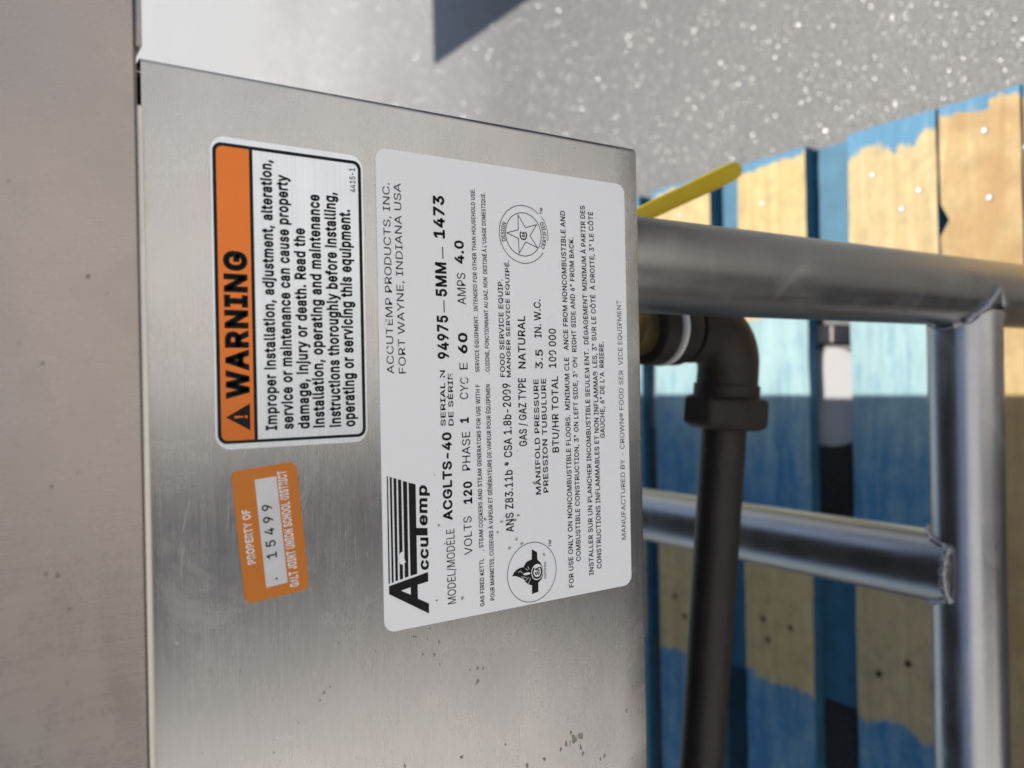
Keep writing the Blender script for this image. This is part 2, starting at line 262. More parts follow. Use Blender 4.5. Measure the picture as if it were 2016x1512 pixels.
def letter_line(bm, t, y):
    """(text, x0, z0, x1, z1, cap height, weight, shear) in mm on the panel"""
    s, x0, z0, x1, z1, ch, bold, sh = t
    V, F = glyphs(s, bold)
    if not V: return
    a = min(v[0] for v in V); b = max(v[0] for v in V)
    ky = ch / cap(bold); L = math.hypot(x1 - x0, z1 - z0); kx = L / (b - a)
    if s == '–': ky = 4.6
    dx, dz = (x1 - x0) / L, (z1 - z0) / L
    def fn(u, v):
        u = (u - a) * kx + sh * v * ky; v = v * ky
        return ((x0 + u * dx - v * dz) / 1000, (z0 + u * dz + v * dx) / 1000)
    put_glyphs(bm, V, F, fn, y)
def letter_arc(bm, s, cx, cz, r, a_mid, ch, span, bold, y, inward=False):
    V, F = glyphs(s, bold); a = min(v[0] for v in V); b = max(v[0] for v in V); ky = ch / cap(bold)
    def fn(u, v):
        t = ((u - a) / (b - a) - .5) * span
        ang = R(a_mid + (t if inward else -t)); q = r + (-v * ky if inward else v * ky)
        return ((cx + q * math.cos(ang)) / 1000, (cz + q * math.sin(ang)) / 1000)
    put_glyphs(bm, V, F, fn, y)

# ------------------------------------------------------------------ materials
def mat(name):
    m = bpy.data.materials.new(name); m.use_nodes = True
    return m, m.node_tree, m.node_tree.nodes['Principled BSDF']
def N(nt, t, **k):
    n = nt.nodes.new(t)
    for a, v in k.items():
        if a.startswith('_'): n.inputs[int(a[1:])].default_value = v
        else: setattr(n, a, v)
    return n
def coords(nt, scale=(1, 1, 1), rot=(0, 0, 0)):
    tc = N(nt, 'ShaderNodeTexCoord'); mp = N(nt, 'ShaderNodeMapping')
    mp.inputs['Scale'].default_value = scale; mp.inputs['Rotation'].default_value = rot
    nt.links.new(tc.outputs['Object'], mp.inputs[0]); return mp.outputs[0]
def tex_noise(nt, vec, scale, detail=4, rough=.55, dist=0):
    n = N(nt, 'ShaderNodeTexNoise'); n.inputs['Scale'].default_value = scale; n.inputs['Detail'].default_value = detail
    n.inputs['Roughness'].default_value = rough; n.inputs['Distortion'].default_value = dist
    nt.links.new(vec, n.inputs['Vector']); return n.outputs['Fac']
def ramp(nt, fac, stops):
    r = N(nt, 'ShaderNodeValToRGB'); e = r.color_ramp.elements
    while len(e) < len(stops): e.new(.5)
    for q, (p, c) in zip(e, stops):
        q.position = p; q.color = (c, c, c, 1) if not hasattr(c, '__len__') else (*c, 1)
    nt.links.new(fac, r.inputs[0]); return r.outputs[0]
def mathn(nt, op, a, b=None):
    n = N(nt, 'ShaderNodeMath', operation=op)
    for i, q in enumerate((a, b)):
        if q is None: continue
        if isinstance(q, (int, float)): n.inputs[i].default_value = q
        else: nt.links.new(q, n.inputs[i])
    return n.outputs[0]
def mixc(nt, fac, a, b, mode='MIX'):
    n = N(nt, 'ShaderNodeMix', data_type='RGBA', blend_type=mode)
    for i, q in ((0, fac), (6, a), (7, b)):
        if isinstance(q, (int, float)): n.inputs[i].default_value = q
        elif isinstance(q, tuple): n.inputs[i].default_value = (*q, 1)
        else: nt.links.new(q, n.inputs[i])
    return n.outputs[2]
def bump(nt, h, strength, dist, prev=None):
    b = N(nt, 'ShaderNodeBump'); b.inputs['Strength'].default_value = strength; b.inputs['Distance'].default_value = dist
    nt.links.new(h, b.inputs['Height'])
    if prev is not None: nt.links.new(prev, b.inputs['Normal'])
    return b.outputs[0]
def steel(name, base, rough, aniso=0, streak=None, streak_amt=.5, uv=False, blot=.12, wave=0.0, tint=None):
    m, nt, p = mat(name)
    p.inputs['Metallic'].default_value = 1
    o = coords(nt)
    big = tex_noise(nt, o, 14, 5, .6, .6)
    col = mixc(nt, big, tuple(c * (1 - blot) for c in base), tuple(min(1, c * (1 + blot)) for c in base))
    film = ramp(nt, tex_noise(nt, o, 22, 6, .68, 1.2), [(.52, 0.), (.70, .55)])
    col = mixc(nt, film, col, tuple(min(1, c * 1.28) for c in base))
    if tint:
        t = ramp(nt, tex_noise(nt, o, 6, 3, .5, .4), [(.42, 0.), (.66, 1.)])
        col = mixc(nt, t, col, tint)
    rg = mathn(nt, 'ADD', mathn(nt, 'MULTIPLY', mathn(nt, 'SUBTRACT', tex_noise(nt, o, 38, 5, .65), .5), .22), rough)
    rg = mathn(nt, 'ADD', rg, mathn(nt, 'MULTIPLY', film, .16))
    nrm = None
    if wave:
        nrm = bump(nt, tex_noise(nt, o, 5, 2, .4), 1, wave)
    if streak:
        s = tex_noise(nt, coords(nt, streak), 1, 6, .7)
        f = tex_noise(nt, coords(nt, tuple(q * 2.3 for q in streak)), 1, 3, .6)
        col = mixc(nt, streak_amt, col, mixc(nt, 1.0, col, ramp(nt, s, [(.3, .66), (.5, .97), (.72, 1.2)]), 'MULTIPLY'))
        rg = mathn(nt, 'ADD', rg, mathn(nt, 'MULTIPLY', mathn(nt, 'SUBTRACT', s, .5), .2))
        nrm = bump(nt, f, .35, .00006, nrm)
    nt.links.new(col, p.inputs['Base Color']); nt.links.new(rg, p.inputs['Roughness'])
    if nrm is not None: nt.links.new(nrm, p.inputs['Normal'])
    if uv:
        tn = N(nt, 'ShaderNodeTangent', direction_type='UV_MAP'); nt.links.new(tn.outputs[0], p.inputs['Tangent'])
        p.inputs['Anisotropic'].default_value = aniso
    return m
def plain(name, col, rough=.5, metal=0, spec=.5, nscale=60, namt=.08, bmp=0, bscale=300):
    m, nt, p = mat(name)
    o = coords(nt); n = tex_noise(nt, o, nscale, 5, .6)
    nt.links.new(mixc(nt, n, tuple(c * (1 - namt) for c in col), tuple(min(1, c * (1 + namt)) for c in col)), p.inputs['Base Color'])
    p.inputs['Roughness'].default_value = rough; p.inputs['Metallic'].default_value = metal; p.inputs['Specular IOR Level'].default_value = spec
    if bmp: nt.links.new(bump(nt, tex_noise(nt, o, bscale, 4), .6, bmp), p.inputs['Normal'])
    return m

M = {}
M['panel'] = steel('brushed_panel_steel', (.525, .516, .508), .25, .86, (10, 200, 3600), .22, True, .07, .0006)
M['housing'] = steel('brushed_housing_steel', (.285, .279, .281), .27, .80, (4200, 300, 30), .13, True, .16, .0006, (.37, .325, .305))
M['tube'] = steel('tube_steel', (.38, .372, .365), .33, 0, (500, 500, 14), .14, False, .08)
M['tube_x'] = steel('rail_steel', (.47, .468, .468), .31, 0, (14, 500, 500), .14, False, .06)
M['hem'] = steel('hem_steel', (.72, .67, .60), .5, 0, None, 0, False, .06)
M['weld'] = steel('weld_steel', (.33, .32, .33), .42, 0, None, 0, False, .4)
M['dark_gap'] = plain('cavity_shade', (.05, .05, .05), .7)  # near-black: shade inside the cabinet put into the colour
M['plate_white'] = plain('white_vinyl', (.87, .868, .86), .32, 0, .5, 25, .03)
M['ink'] = plain('black_ink', (.010, .010, .011), .6, 0, .2, 400, .2)
M['ink_grey'] = plain('faded_ink', (.06, .06, .065), .5, 0, .3, 900, .5)
M['silver'] = steel('silver_foil', (.84, .88, .92), .42, .5, (10, 200, 1800), .35, True, .05)
M['orange'] = plain('orange_foil', (.72, .19, .035), .30, .65, .5, 30, .06)
M['tag_orange'] = plain('orange_enamel', (.60, .19, .025), .36, .3, .5, 40, .06)
M['tag_print'] = plain('pale_print', (.80, .74, .70), .4, 0, .5, 200, .06)
M['strip'] = steel('tag_aluminium', (.74, .75, .78), .42, .3, None, 0, True, .06)
M['grime'] = plain('dried_dirt', (.26, .25, .225), .8, 0, .3, 900, .5, .0002, 900)
M['housing_dirt'] = plain('brown_spots', (.21, .17, .14), .7, .2, .3, 700, .3)
M['pale_scale'] = plain('dried_scale', (.50, .49, .45), .7, 0, .3, 900, .2)
M['plate_dirt'] = plain('grey_dirt', (.33, .32, .28), .7, 0, .3, 1500, .35)
M['iron'] = plain('black_iron', (.020, .016, .014), .52, .15, .5, 55, .6, .0009, 260)
M['iron_rust'] = plain('rusty_iron', (.024, .017, .013), .58, .15, .5, 60, .65, .0010, 240)
M['tape'] = plain('thread_tape', (.62, .62, .62), .55, 0, .4, 300, .1)
M['brass'] = plain('brass', (.17, .125, .06), .42, .8, .5, 80, .2)
M['vinyl'] = plain('yellow_vinyl', (.60, .43, .008), .33, 0, .5, 60, .07)
M['nail'] = plain('nail_steel', (.42, .42, .43), .55, .8, .5, 400, .2)
M['nail_rust'] = plain('rusty_nail', (.035, .024, .018), .7, .2, .3, 400, .4)
M['blue_side'] = plain('blue_paint_side', (.035, .125, .195), .6, 0, .35, 45, .35, .0004, 160)
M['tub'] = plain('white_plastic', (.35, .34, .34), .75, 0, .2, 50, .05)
M['scrap'] = plain('pale_scrap', (.48, .40, .37), .8, 0, .3, 90, .15)

def wood(name, tan, blue_amt=0.0, end_strip=.2275, off=0.0, brown=0.0, lo=.062):
    """worn timber: bare where traffic scraped the paint off above the stringers, blue elsewhere (bands along the board)"""
    m, nt, p = mat(name)
    tc = N(nt, 'ShaderNodeTexCoord'); geo = N(nt, 'ShaderNodeNewGeometry')
    sx = N(nt, 'ShaderNodeSeparateXYZ'); nt.links.new(geo.outputs['Position'], sx.inputs[0])
    pos = geo.outputs['Position']
    mp = N(nt, 'ShaderNodeMapping'); mp.inputs['Scale'].default_value = (7, 60, 60); mp.inputs['Location'].default_value = (off * 3, off * 7, off)
    nt.links.new(pos, mp.inputs[0]); gv = mp.outputs[0]
    mp2 = N(nt, 'ShaderNodeMapping'); mp2.inputs['Location'].default_value = (off, off * 2, 0); nt.links.new(pos, mp2.inputs[0]); ov = mp2.outputs[0]
    grain = tex_noise(nt, gv, 1, 7, .62, .8)
    blot = tex_noise(nt, ov, 55, 5, .6, .3)
    wob = mathn(nt, 'MULTIPLY', mathn(nt, 'SUBTRACT', tex_noise(nt, ov, 30, 4, .6), .5), .05)
    x = mathn(nt, 'ADD', sx.outputs[0], wob)
    def band(lo, hi, soft):
        a = N(nt, 'ShaderNodeMapRange', interpolation_type='SMOOTHSTEP'); a.inputs[1].default_value = lo - soft; a.inputs[2].default_value = lo + soft; nt.links.new(x, a.inputs[0])
        b = N(nt, 'ShaderNodeMapRange', interpolation_type='SMOOTHSTEP'); b.inputs[1].default_value = hi - soft; b.inputs[2].default_value = hi + soft; nt.links.new(x, b.inputs[0])
        return mathn(nt, 'MULTIPLY', a.outputs[0], mathn(nt, 'SUBTRACT', 1.0, b.outputs[0]))
    bare = mathn(nt, 'ADD', mathn(nt, 'ADD', band(lo, end_strip, .004), band(-.335, -.195, .006)), band(-.79, -.64, .01))
    bare = mathn(nt, 'SUBTRACT', bare, blue_amt)
    bare = mathn(nt, 'ADD', bare, mathn(nt, 'MULTIPLY', mathn(nt, 'SUBTRACT', grain, .5), 1.1))
    bare = mathn(nt, 'ADD', bare, mathn(nt, 'MULTIPLY', mathn(nt, 'SUBTRACT', tex_noise(nt, ov, 170, 4, .7), .5), .9))
    t2 = tuple(c * f for c, f in zip(tan, (.72, .66, .56)))
    wc = mixc(nt, ramp(nt, grain, [(.3, 0.), (.7, 1.)]), t2, tan)
    wc = mixc(nt, ramp(nt, blot, [(.46, 0.), (.70, .75)]), wc, tuple(c * .60 for c in tan))
    if brown:
        wc = mixc(nt, ramp(nt, tex_noise(nt, ov, 16, 4, .6), [(.42, 0.), (.62, brown)]), wc, (.30, .17, .07))
    sunlit_pale = N(nt, 'ShaderNodeMapRange', interpolation_type='SMOOTHSTEP'); sunlit_pale.inputs[1].default_value = -.13; sunlit_pale.inputs[2].default_value = .05; sunlit_pale.inputs[3].default_value = -.15; sunlit_pale.inputs[4].default_value = .12; nt.links.new(x, sunlit_pale.inputs[0])  # paint paler across the sunlit stretch, deeper in shade: light put into colour
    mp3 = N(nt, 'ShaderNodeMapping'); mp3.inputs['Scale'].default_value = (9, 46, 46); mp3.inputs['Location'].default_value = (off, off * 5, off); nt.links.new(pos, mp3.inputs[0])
    thin_or_lit = ramp(nt, mathn(nt, 'ADD', mathn(nt, 'ADD', mathn(nt, 'MULTIPLY', tex_noise(nt, mp3.outputs[0], 1, 7, .72, .4), .65), mathn(nt, 'MULTIPLY', tex_noise(nt, ov, 40, 6, .7), .35)), sunlit_pale.outputs[0]), [(.30, .05), (.60, .92)])  # patchy thin paint plus the painted sunlit paling
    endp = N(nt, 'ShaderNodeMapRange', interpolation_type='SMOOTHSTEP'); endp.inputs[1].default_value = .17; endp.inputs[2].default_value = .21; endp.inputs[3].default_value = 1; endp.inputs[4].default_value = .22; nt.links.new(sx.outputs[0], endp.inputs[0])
    thin_or_lit = mathn(nt, 'MULTIPLY', thin_or_lit, endp.outputs[0])
    blue = mixc(nt, thin_or_lit, (.026, .155, .30), (.31, .44, .43))
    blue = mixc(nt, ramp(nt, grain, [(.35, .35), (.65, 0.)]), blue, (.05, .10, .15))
    col = mixc(nt, ramp(nt, bare, [(.18, 0.), (.50, .62), (.82, 1.)]), blue, wc)
    nt.links.new(col, p.inputs['Base Color']); p.inputs['Roughness'].default_value = .75; p.inputs['Specular IOR Level'].default_value = .3
    nt.links.new(bump(nt, grain, .6, .0012, bump(nt, blot, .5, .0012)), p.inputs['Normal'])
    return m

def ground_mat():
    m, nt, p = mat('sealed_concrete')
    geo = N(nt, 'ShaderNodeNewGeometry'); o = geo.outputs['Position']
    a = tex_noise(nt, o, 1.6, 5, .55, .5); b = tex_noise(nt, o, 300, 4, .75); c = tex_noise(nt, o, 45, 5, .65)
    col = mixc(nt, ramp(nt, a, [(.3, 0.), (.7, 1.)]), (.054, .052, .049), (.087, .084, .078))
    sx = N(nt, 'ShaderNodeSeparateXYZ'); nt.links.new(o, sx.inputs[0])
    far_glare = N(nt, 'ShaderNodeMapRange', interpolation_type='SMOOTHSTEP'); far_glare.inputs[1].default_value = .4; far_glare.inputs[2].default_value = 2.8  # paler with distance: glare put into the ground colour
    bounce_pale = N(nt, 'ShaderNodeMapRange', interpolation_type='SMOOTHSTEP'); bounce_pale.inputs[1].default_value = -.5; bounce_pale.inputs[2].default_value = -1.0; nt.links.new(sx.outputs[1], bounce_pale.inputs[0])  # paler behind the viewer, added to bounce light and brighten the steel
    nt.links.new(mathn(nt, 'ADD', sx.outputs[1], mathn(nt, 'MULTIPLY', mathn(nt, 'SUBTRACT', a, .5), 1.2)), far_glare.inputs[0])
    col = mixc(nt, far_glare.outputs[0], col, mixc(nt, a, (.28, .27, .252), (.355, .342, .32)))
    col = mixc(nt, bounce_pale.outputs[0], col, mixc(nt, a, (.50, .475, .44), (.62, .595, .555)))
    col = mixc(nt, ramp(nt, b, [(.36, .8), (.52, 0.)]), col, (.045, .045, .045))
    col = mixc(nt, ramp(nt, b, [(.56, 0.), (.68, .7)]), col, (.42, .41, .39))
    col = mixc(nt, ramp(nt, c, [(.45, 0.), (.75, .25)]), col, (.10, .10, .10))
    nt.links.new(col, p.inputs['Base Color'])
    p.inputs['Roughness'].default_value = .5; p.inputs['Specular IOR Level'].default_value = .6
    nt.links.new(bump(nt, b, .5, .0012, bump(nt, c, .4, .002)), p.inputs['Normal'])
    return m
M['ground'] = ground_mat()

# ------------------------------------------------------------------ the setting
g = bmesh.new()
bmesh.ops.create_grid(g, x_segments=8, y_segments=8, size=120)
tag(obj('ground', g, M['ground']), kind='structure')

# added unseen for bounce light and reflections in the steel: wall and dark locker
b = bmesh.new(); box(b, (-7, -2.75, .0), (.75, -2.5, 4.6), .01)
tag(obj('bounce_wall', b, plain('bounce_cream', (.82, .785, .735), .85, 0, .3, 3, .12, .003, 60)), 'added cream wall behind the viewer facing the cooker', 'bounce_wall', None, 'thing')
b = bmesh.new(); box(b, (-.76, -2.2, .06), (-.12, -1.75, 1.15), .006)
lock = obj('reflection_locker', b, plain('reflection_dark', (.10, .105, .12), .5, 0, .5, 8, .2)); tag(lock, 'added dark grey locker behind the viewer in front of the cream wall', 'reflection_locker')
for x in (-.70, -.18):
    b = bmesh.new(); box(b, (x - .03, -2.15, .0005), (x + .03, -1.8, .0597)); obj('reflection_locker_foot', b, M['iron'], lock)
for x0, x1 in ((-.75, -.445), (-.435, -.13)):
    b = bmesh.new(); box(b, (x0, -1.7495, .08), (x1, -1.735, 1.13), .003); d_ = obj('reflection_locker_door', b, lock.data.materials[0], lock)
    h = bmesh.new(); xh = x1 - .05 if x0 < -.5 else x0 + .05; box(h, (xh - .008, -1.7345, .75), (xh + .008, -1.715, .9), .003); obj('handle', h, M['nail'], d_)

b = bmesh.new(); box(b, (-.44, -1.65, .0006), (-.06, -.42, .014), .004, 2)  # unseen mat added so the panel reflects a dark band
tag(obj('reflection_mat', b, plain('reflection_black', (.03, .03, .032), .6, 0, .4, 40, .3), None, 40), 'added black mat on the ground that darkens the panel reflection', 'mat')

# ------------------------------------------------------------------ wooden pallet
ZT = .145
pal = empty('wooden_pallet', (-.27, .56, 0))
tag(pal, 'worn blue wooden pallet with bare scraped boards under the steel stand', 'pallet')
rnd = random.Random(4)
def board(bm, x0, x1, y0, y1, z0, z1, seed, ragged=.0012):
    rr = random.Random(seed); nx, ny = 70, 6
    ph = rr.random() * 50
    grid = []
    for i in range(nx + 1):
        row = []
        for j in range(ny + 1):
            u = i / nx; v = j / ny; X = x0 + (x1 - x0) * u; Y = y0 + (y1 - y0) * v
            if j in (0, ny): Y += noise.noise((X * 30, ph, j)) * ragged
            if i in (0, nx): X += noise.noise((Y * 60, ph, i)) * ragged * 1.2
            Z = z1 + noise.noise((X * 3, Y * 5, ph)) * .0008
            if j in (0, ny) or i in (0, nx): Z -= .0012
            row.append(bm.verts.new((X, Y, Z)))
        grid.append(row)
    top = []
    for i in range(nx):
        for j in range(ny):
            top.append(bm.faces.new((grid[i][j], grid[i + 1][j], grid[i + 1][j + 1], grid[i][j + 1])))
    rim = [grid[i][0] for i in range(nx)] + [grid[nx][j] for j in range(ny)] + [grid[i][ny] for i in range(nx, 0, -1)] + [grid[0][j] for j in range(ny, 0, -1)]
    low = [bm.verts.new((v.co.x, v.co.y, z0)) for v in rim]; n = len(rim)
    for k in range(n):
        f = bm.faces.new((rim[k], low[k], low[(k + 1) % n], rim[(k + 1) % n])); f.material_index = 1
    f = bm.faces.new(list(reversed(low))); f.material_index = 1
    for q in top: q.material_index = 0
    bmesh.ops.recalc_face_normals(bm, faces=bm.faces)
TAN = (.52, .405, .20)
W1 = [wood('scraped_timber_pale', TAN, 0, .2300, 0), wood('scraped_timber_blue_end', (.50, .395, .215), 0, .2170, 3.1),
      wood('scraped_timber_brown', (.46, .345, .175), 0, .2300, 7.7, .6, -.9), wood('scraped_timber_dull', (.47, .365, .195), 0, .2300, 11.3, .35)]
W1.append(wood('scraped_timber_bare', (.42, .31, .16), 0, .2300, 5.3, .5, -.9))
XE = (-.776, .2395)
boards = [(-.045, .0955, 4), (.0975, .1664, 2), (.1696, .2594, 1), (.3098, .400, 0), (.442, .5385, 0), (.5645, .655, 3), (.700, .790, 1), (.840, .930, 0), (.968, 1.055, 3), (1.06, 1.17, 0)]
nails = {5: [(.19, .61, 1)], 2: [(.193, .232, 1), (.169, .186, 1), (.155, .203, 1), (-.289, .235, 0), (-.271, .205, 0), (-.286, .179, 0)],
         1: [(.208, .126, 1), (.150, .123, 1), (-.27, .13, 0)], 0: [(.186, .093, 1), (.15, .02, 1)],
         3: [(.191, .365, 1), (-.267, .374, 0), (-.289, .368, 0), (-.269, .338, 0)], 4: [(.20, .49, 1), (-.291, .494, 0), (-.27, .51, 0)]}
for i, (y0, y1, k) in enumerate(boards):
    b = bmesh.new(); dz = (.0, .0012, 0, -.0006, .0004, 0, 0, 0, 0, 0)[i]
    board(b, XE[0] + rnd.uniform(-.002, .002), XE[1] + rnd.uniform(-.0008, .0008), y0, y1, ZT - .0165, ZT + dz, i)
    if i == 1:      # splintered notch at the edge of this board
        for v in b.verts:
            if .134 < v.co.x < .150 and v.co.y > .150: v.co.y -= .016 * (1 - abs(v.co.x - .142) / .009) if abs(v.co.x - .142) < .009 else 0
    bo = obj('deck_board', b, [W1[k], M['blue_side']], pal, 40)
    if i == 1: bo['label'] = 'browner deck board with a splintered notch'
    for (nx, ny, bright) in nails.get(i, []):
        n_ = bmesh.new(); zz = ZT + dz
        if bright: rings_z(n_, (nx, ny), [(.0026, zz - .002), (.0030, zz + .0004), (.0024, zz + .0010), (.0010, zz + .0012)], 20)
        else: sweep(n_, [(nx, ny, zz - .002), (nx, ny, zz + .0008)], [.0035, .0030], 12)
        obj('nail', n_, M['nail'] if bright else M['nail_rust'], bo, 40)
for x0, x1 in ((.0995, .2385), (-.338, -.205), (-.775, -.636)):
    b = bmesh.new(); bmesh.ops.create_cube(b, size=1)
    for v in b.verts: v.co = Vector(((x0 + x1) / 2 + v.co.x * (x1 - x0), .5625 + v.co.y * 1.21, ZT - .0175 - .009 + v.co.z * .018))
    obj('stringer_board', b, M['blue_side'], pal)
    for yb in (.03, .5625, 1.095):
        b = bmesh.new(); box(b, (x0 + .002, yb - .07, .0175), (x1 - .002, yb + .07, ZT - .036), .003)
        obj('block', b, M['blue_side'], pal, 40)
for y0, y1 in ((-.045, .095), (.4925, .6325), (1.03, 1.17)):
    b = bmesh.new(); board(b, XE[0], XE[1], y0, y1, .001, .017, 77 + int(y0 * 100)); obj('bottom_board', b, [M['blue_side'], M['blue_side']], pal, 40)

# things lying under the deck boards
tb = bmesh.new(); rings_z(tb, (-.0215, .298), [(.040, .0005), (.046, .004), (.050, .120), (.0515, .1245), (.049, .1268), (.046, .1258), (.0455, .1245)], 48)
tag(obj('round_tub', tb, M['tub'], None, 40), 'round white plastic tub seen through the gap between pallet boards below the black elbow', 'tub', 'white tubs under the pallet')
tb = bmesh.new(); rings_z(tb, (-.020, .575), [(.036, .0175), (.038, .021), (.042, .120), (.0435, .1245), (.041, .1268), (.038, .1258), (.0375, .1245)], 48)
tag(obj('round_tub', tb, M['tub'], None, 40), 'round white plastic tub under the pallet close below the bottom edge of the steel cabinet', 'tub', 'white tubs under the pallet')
tb = bmesh.new(); box(tb, (.034, .298, .0005), (.055, .335, .118), .004); tag(obj('wood_offcut', tb, M['scrap'], None, 40), 'small pale offcut standing in the dark pallet gap beside the white tub', 'offcut')

# ------------------------------------------------------------------ steel cooker base
unit = empty('steam_cooker', (0, .42, ZT))
tag(unit, 'brushed stainless steel cooker base with warning sticker and white rating plate', 'cooker')
XR, ZB, ZP, XL, YB = .0903, .6588, .8383, -.60, .85
# front panel: sheet with a small roll into the side, a return flange at the bottom
b = bmesh.new(); rr = .0022
prof = [(XL, 0.0)] + [(XL + (XR - rr - XL) * k / 30, 0.0) for k in range(1, 31)] + [(XR - rr + rr * math.sin(R(a)), rr - rr * math.cos(R(a))) for a in (15, 30, 45, 60, 75, 90)] + [(XR, .012)]
zs = [(ZB + .0016, .018), (ZB, .0168), (ZB, .0018)] + [(ZB + .0018 - .0018 * math.cos(R(a)), .0018 - .0018 * math.sin(R(a))) for a in (30, 60, 90)] + [(ZB + (ZP - ZB) * k / 14, 0) for k in range(1, 15)]
grid = [[b.verts.new((x, y + yy * (1 if x < XR - .0001 else 0), z)) for (x, y) in prof] for (z, yy) in zs]
for a_, c_ in zip(grid, grid[1:]):
    for k in range(len(prof) - 1): b.faces.new((a_[k], a_[k + 1], c_[k + 1], c_[k]))
front = obj('front_panel', b, M['panel'], unit, 60, (2, 0))
b = bmesh.new(); box(b, (XR - .0015, .0122, ZB + .002), (XR, YB, ZP)); obj('side_panel', b, M['panel'], unit, None, (2, 1))
b = bmesh.new(); box(b, (XL, .019, ZB + .004), (XR - .002, YB, ZB + .0055)); obj('bottom_panel', b, M['dark_gap'], unit)
b = bmesh.new(); box(b, (XL, .004, ZP - .0030), (XR - .0025, YB, ZP - .0014)); obj('gap_shade_sheet', b, M['dark_gap'], unit)  # dark sheet painting the shade in the gap under the housing
b = bmesh.new(); box(b, (XL, YB + .0005, ZB), (XR, YB + .002, ZP)); obj('back_panel', b, M['panel'], unit, None, (2, 0))
# upper housing, slightly proud of the panel
b = bmesh.new(); box(b, (XL - .01, -.0115, .8411), (.1030, YB + .01, 1.16), .0012, 3)
top = obj('upper_housing', b, M['housing'], unit, 40, (0, 2))
b = bmesh.new(); box(b, (XL, -.0113, .8397), (.0735, -.0012, .8414), .0005, 2); obj('hem_strip', b, M['hem'], unit, 40)
b = bmesh.new(); box(b, (.0884, -.0113, .8397), (.1028, .06, .8414), .0006, 2); obj('corner_lip', b, M['housing'], unit, 40, (0, 2))

b = bmesh.new(); rs = random.Random(3)
for k in range(26): plate(b, blob(rs.uniform(-.15, .10), rs.uniform(.845, .885), rs.uniform(.00012, .0006), rs, 9), -.01155, -.01155)
tag(obj('housing_grime', b, M['housing_dirt'], top), kind='stuff')
# frame tubes
LX, LY, RL = .0495, .0262, .0206
ZR, RR = .3730, .0207
XC, ZC, RC = -.1185, .3785, .0222
def vtube(x, y): 
    b = bmesh.new(); sweep(b, [(x, y, ZT + .006), (x, y, ZB + .03)], RL, 48); o = obj('leg', b, M['tube'], unit, 40)
    f = bmesh.new(); rings_z(f, (x, y), [(.030, ZT + .0008), (.030, ZT + .004), (.0215, ZT + .006), (.0212, ZT + .03)], 40); obj('foot', f, M['tube'], o, 40)
vtube(LX, LY); vtube(-.55, LY); vtube(-.55, .80)
b = bmesh.new(); sweep(b, [(LX - RL * .6, LY, ZR), (-.55, LY, ZR)], RR, 48); obj('front_rail', b, M['tube_x'], unit, 40)
b = bmesh.new(); sweep(b, [(LX + .0, .80, ZT + .006), (LX, .80, ZB + .03)], RL, 48); obj('leg', b, M['tube'], unit, 40)
b = bmesh.new(); sweep(b, [(LX, .80, ZR), (-.55, .80, ZR)], RR, 40); obj('rear_rail', b, M['tube_x'], unit, 40)
# cross tube coped onto the rail
b = bmesh.new(); seg = 48; ra = []; rb = []
for k in range(seg):
    a = 2 * math.pi * k / seg; x = XC + RC * math.cos(a); z = ZC + RC * math.sin(a)
    d = z - ZR; y = LY + (math.sqrt(max(0, RR * RR - d * d)) if abs(d) < RR else 0)
    ra.append(b.verts.new((x, y, z))); rb.append(b.verts.new((x, .79, z)))
for k in range(seg): b.faces.new((ra[k], ra[(k + 1) % seg], rb[(k + 1) % seg], rb[k]))
cv = b.verts.new((XC, LY + RR * .8, ZC)); [b.faces.new((ra[(k + 1) % seg], ra[k], cv)) for k in range(seg)]
bmesh.ops.recalc_face_normals(b, faces=b.faces)
obj('cross_tube', b, M['tube'], unit, 60)
# weld beads
def bead(pts, r, seed):
    b = bmesh.new(); P = []; rad = []; n = len(pts)
    rr_ = random.Random(seed)
    for i in range(n):
        for s in range(3):
            t = (i + s / 3); a = Vector(pts[i]); c = Vector(pts[min(i + 1, n - 1)])
            if i == n - 1 and s: continue
            P.append(a.lerp(c, s / 3) + Vector([rr_.uniform(-1, 1) * r * .15 for _ in range(3)])); rad.append(r * (.72 + .38 * abs(math.sin(t * 1.35)) + rr_.uniform(-.08, .08)))
    sweep(b, P, rad, 12); return b
pts = []
for k in range(29):
    a = R(-60 + 300 * k / 28); y = LY + RR * math.cos(a); z = ZR + RR * math.sin(a)
    pts.append((LX - math.sqrt(max(0, RL * RL - (y - LY) ** 2)) - .0006, y, z))
obj('weld_bead', bead(pts, .0027, 1), M['weld'], unit, 60)
pts = []
for k in range(33):
    a = R(-25 + 230 * k / 32); x = XC + RC * math.cos(a); z = ZC + RC * math.sin(a); d = z - ZR
    pts.append((x, LY + (math.sqrt(max(0, RR * RR - d * d)) if abs(d) < RR else 0) + .0004, z))
obj('weld_bead', bead(pts, .0023, 2), M['weld'], unit, 60)

# gas line under the cabinet
RX, RY = .0290, .1000
A0 = Vector((RX, RY, .4960)); D = Vector((-.2050, .0150, .0085)).normalized()
def along(t): return A0 + D * t
b = bmesh.new(); sweep(b, [along(.040), along(.64)], .01335, 40); gas = obj('gas_pipe', b, M['iron'], unit, 40)
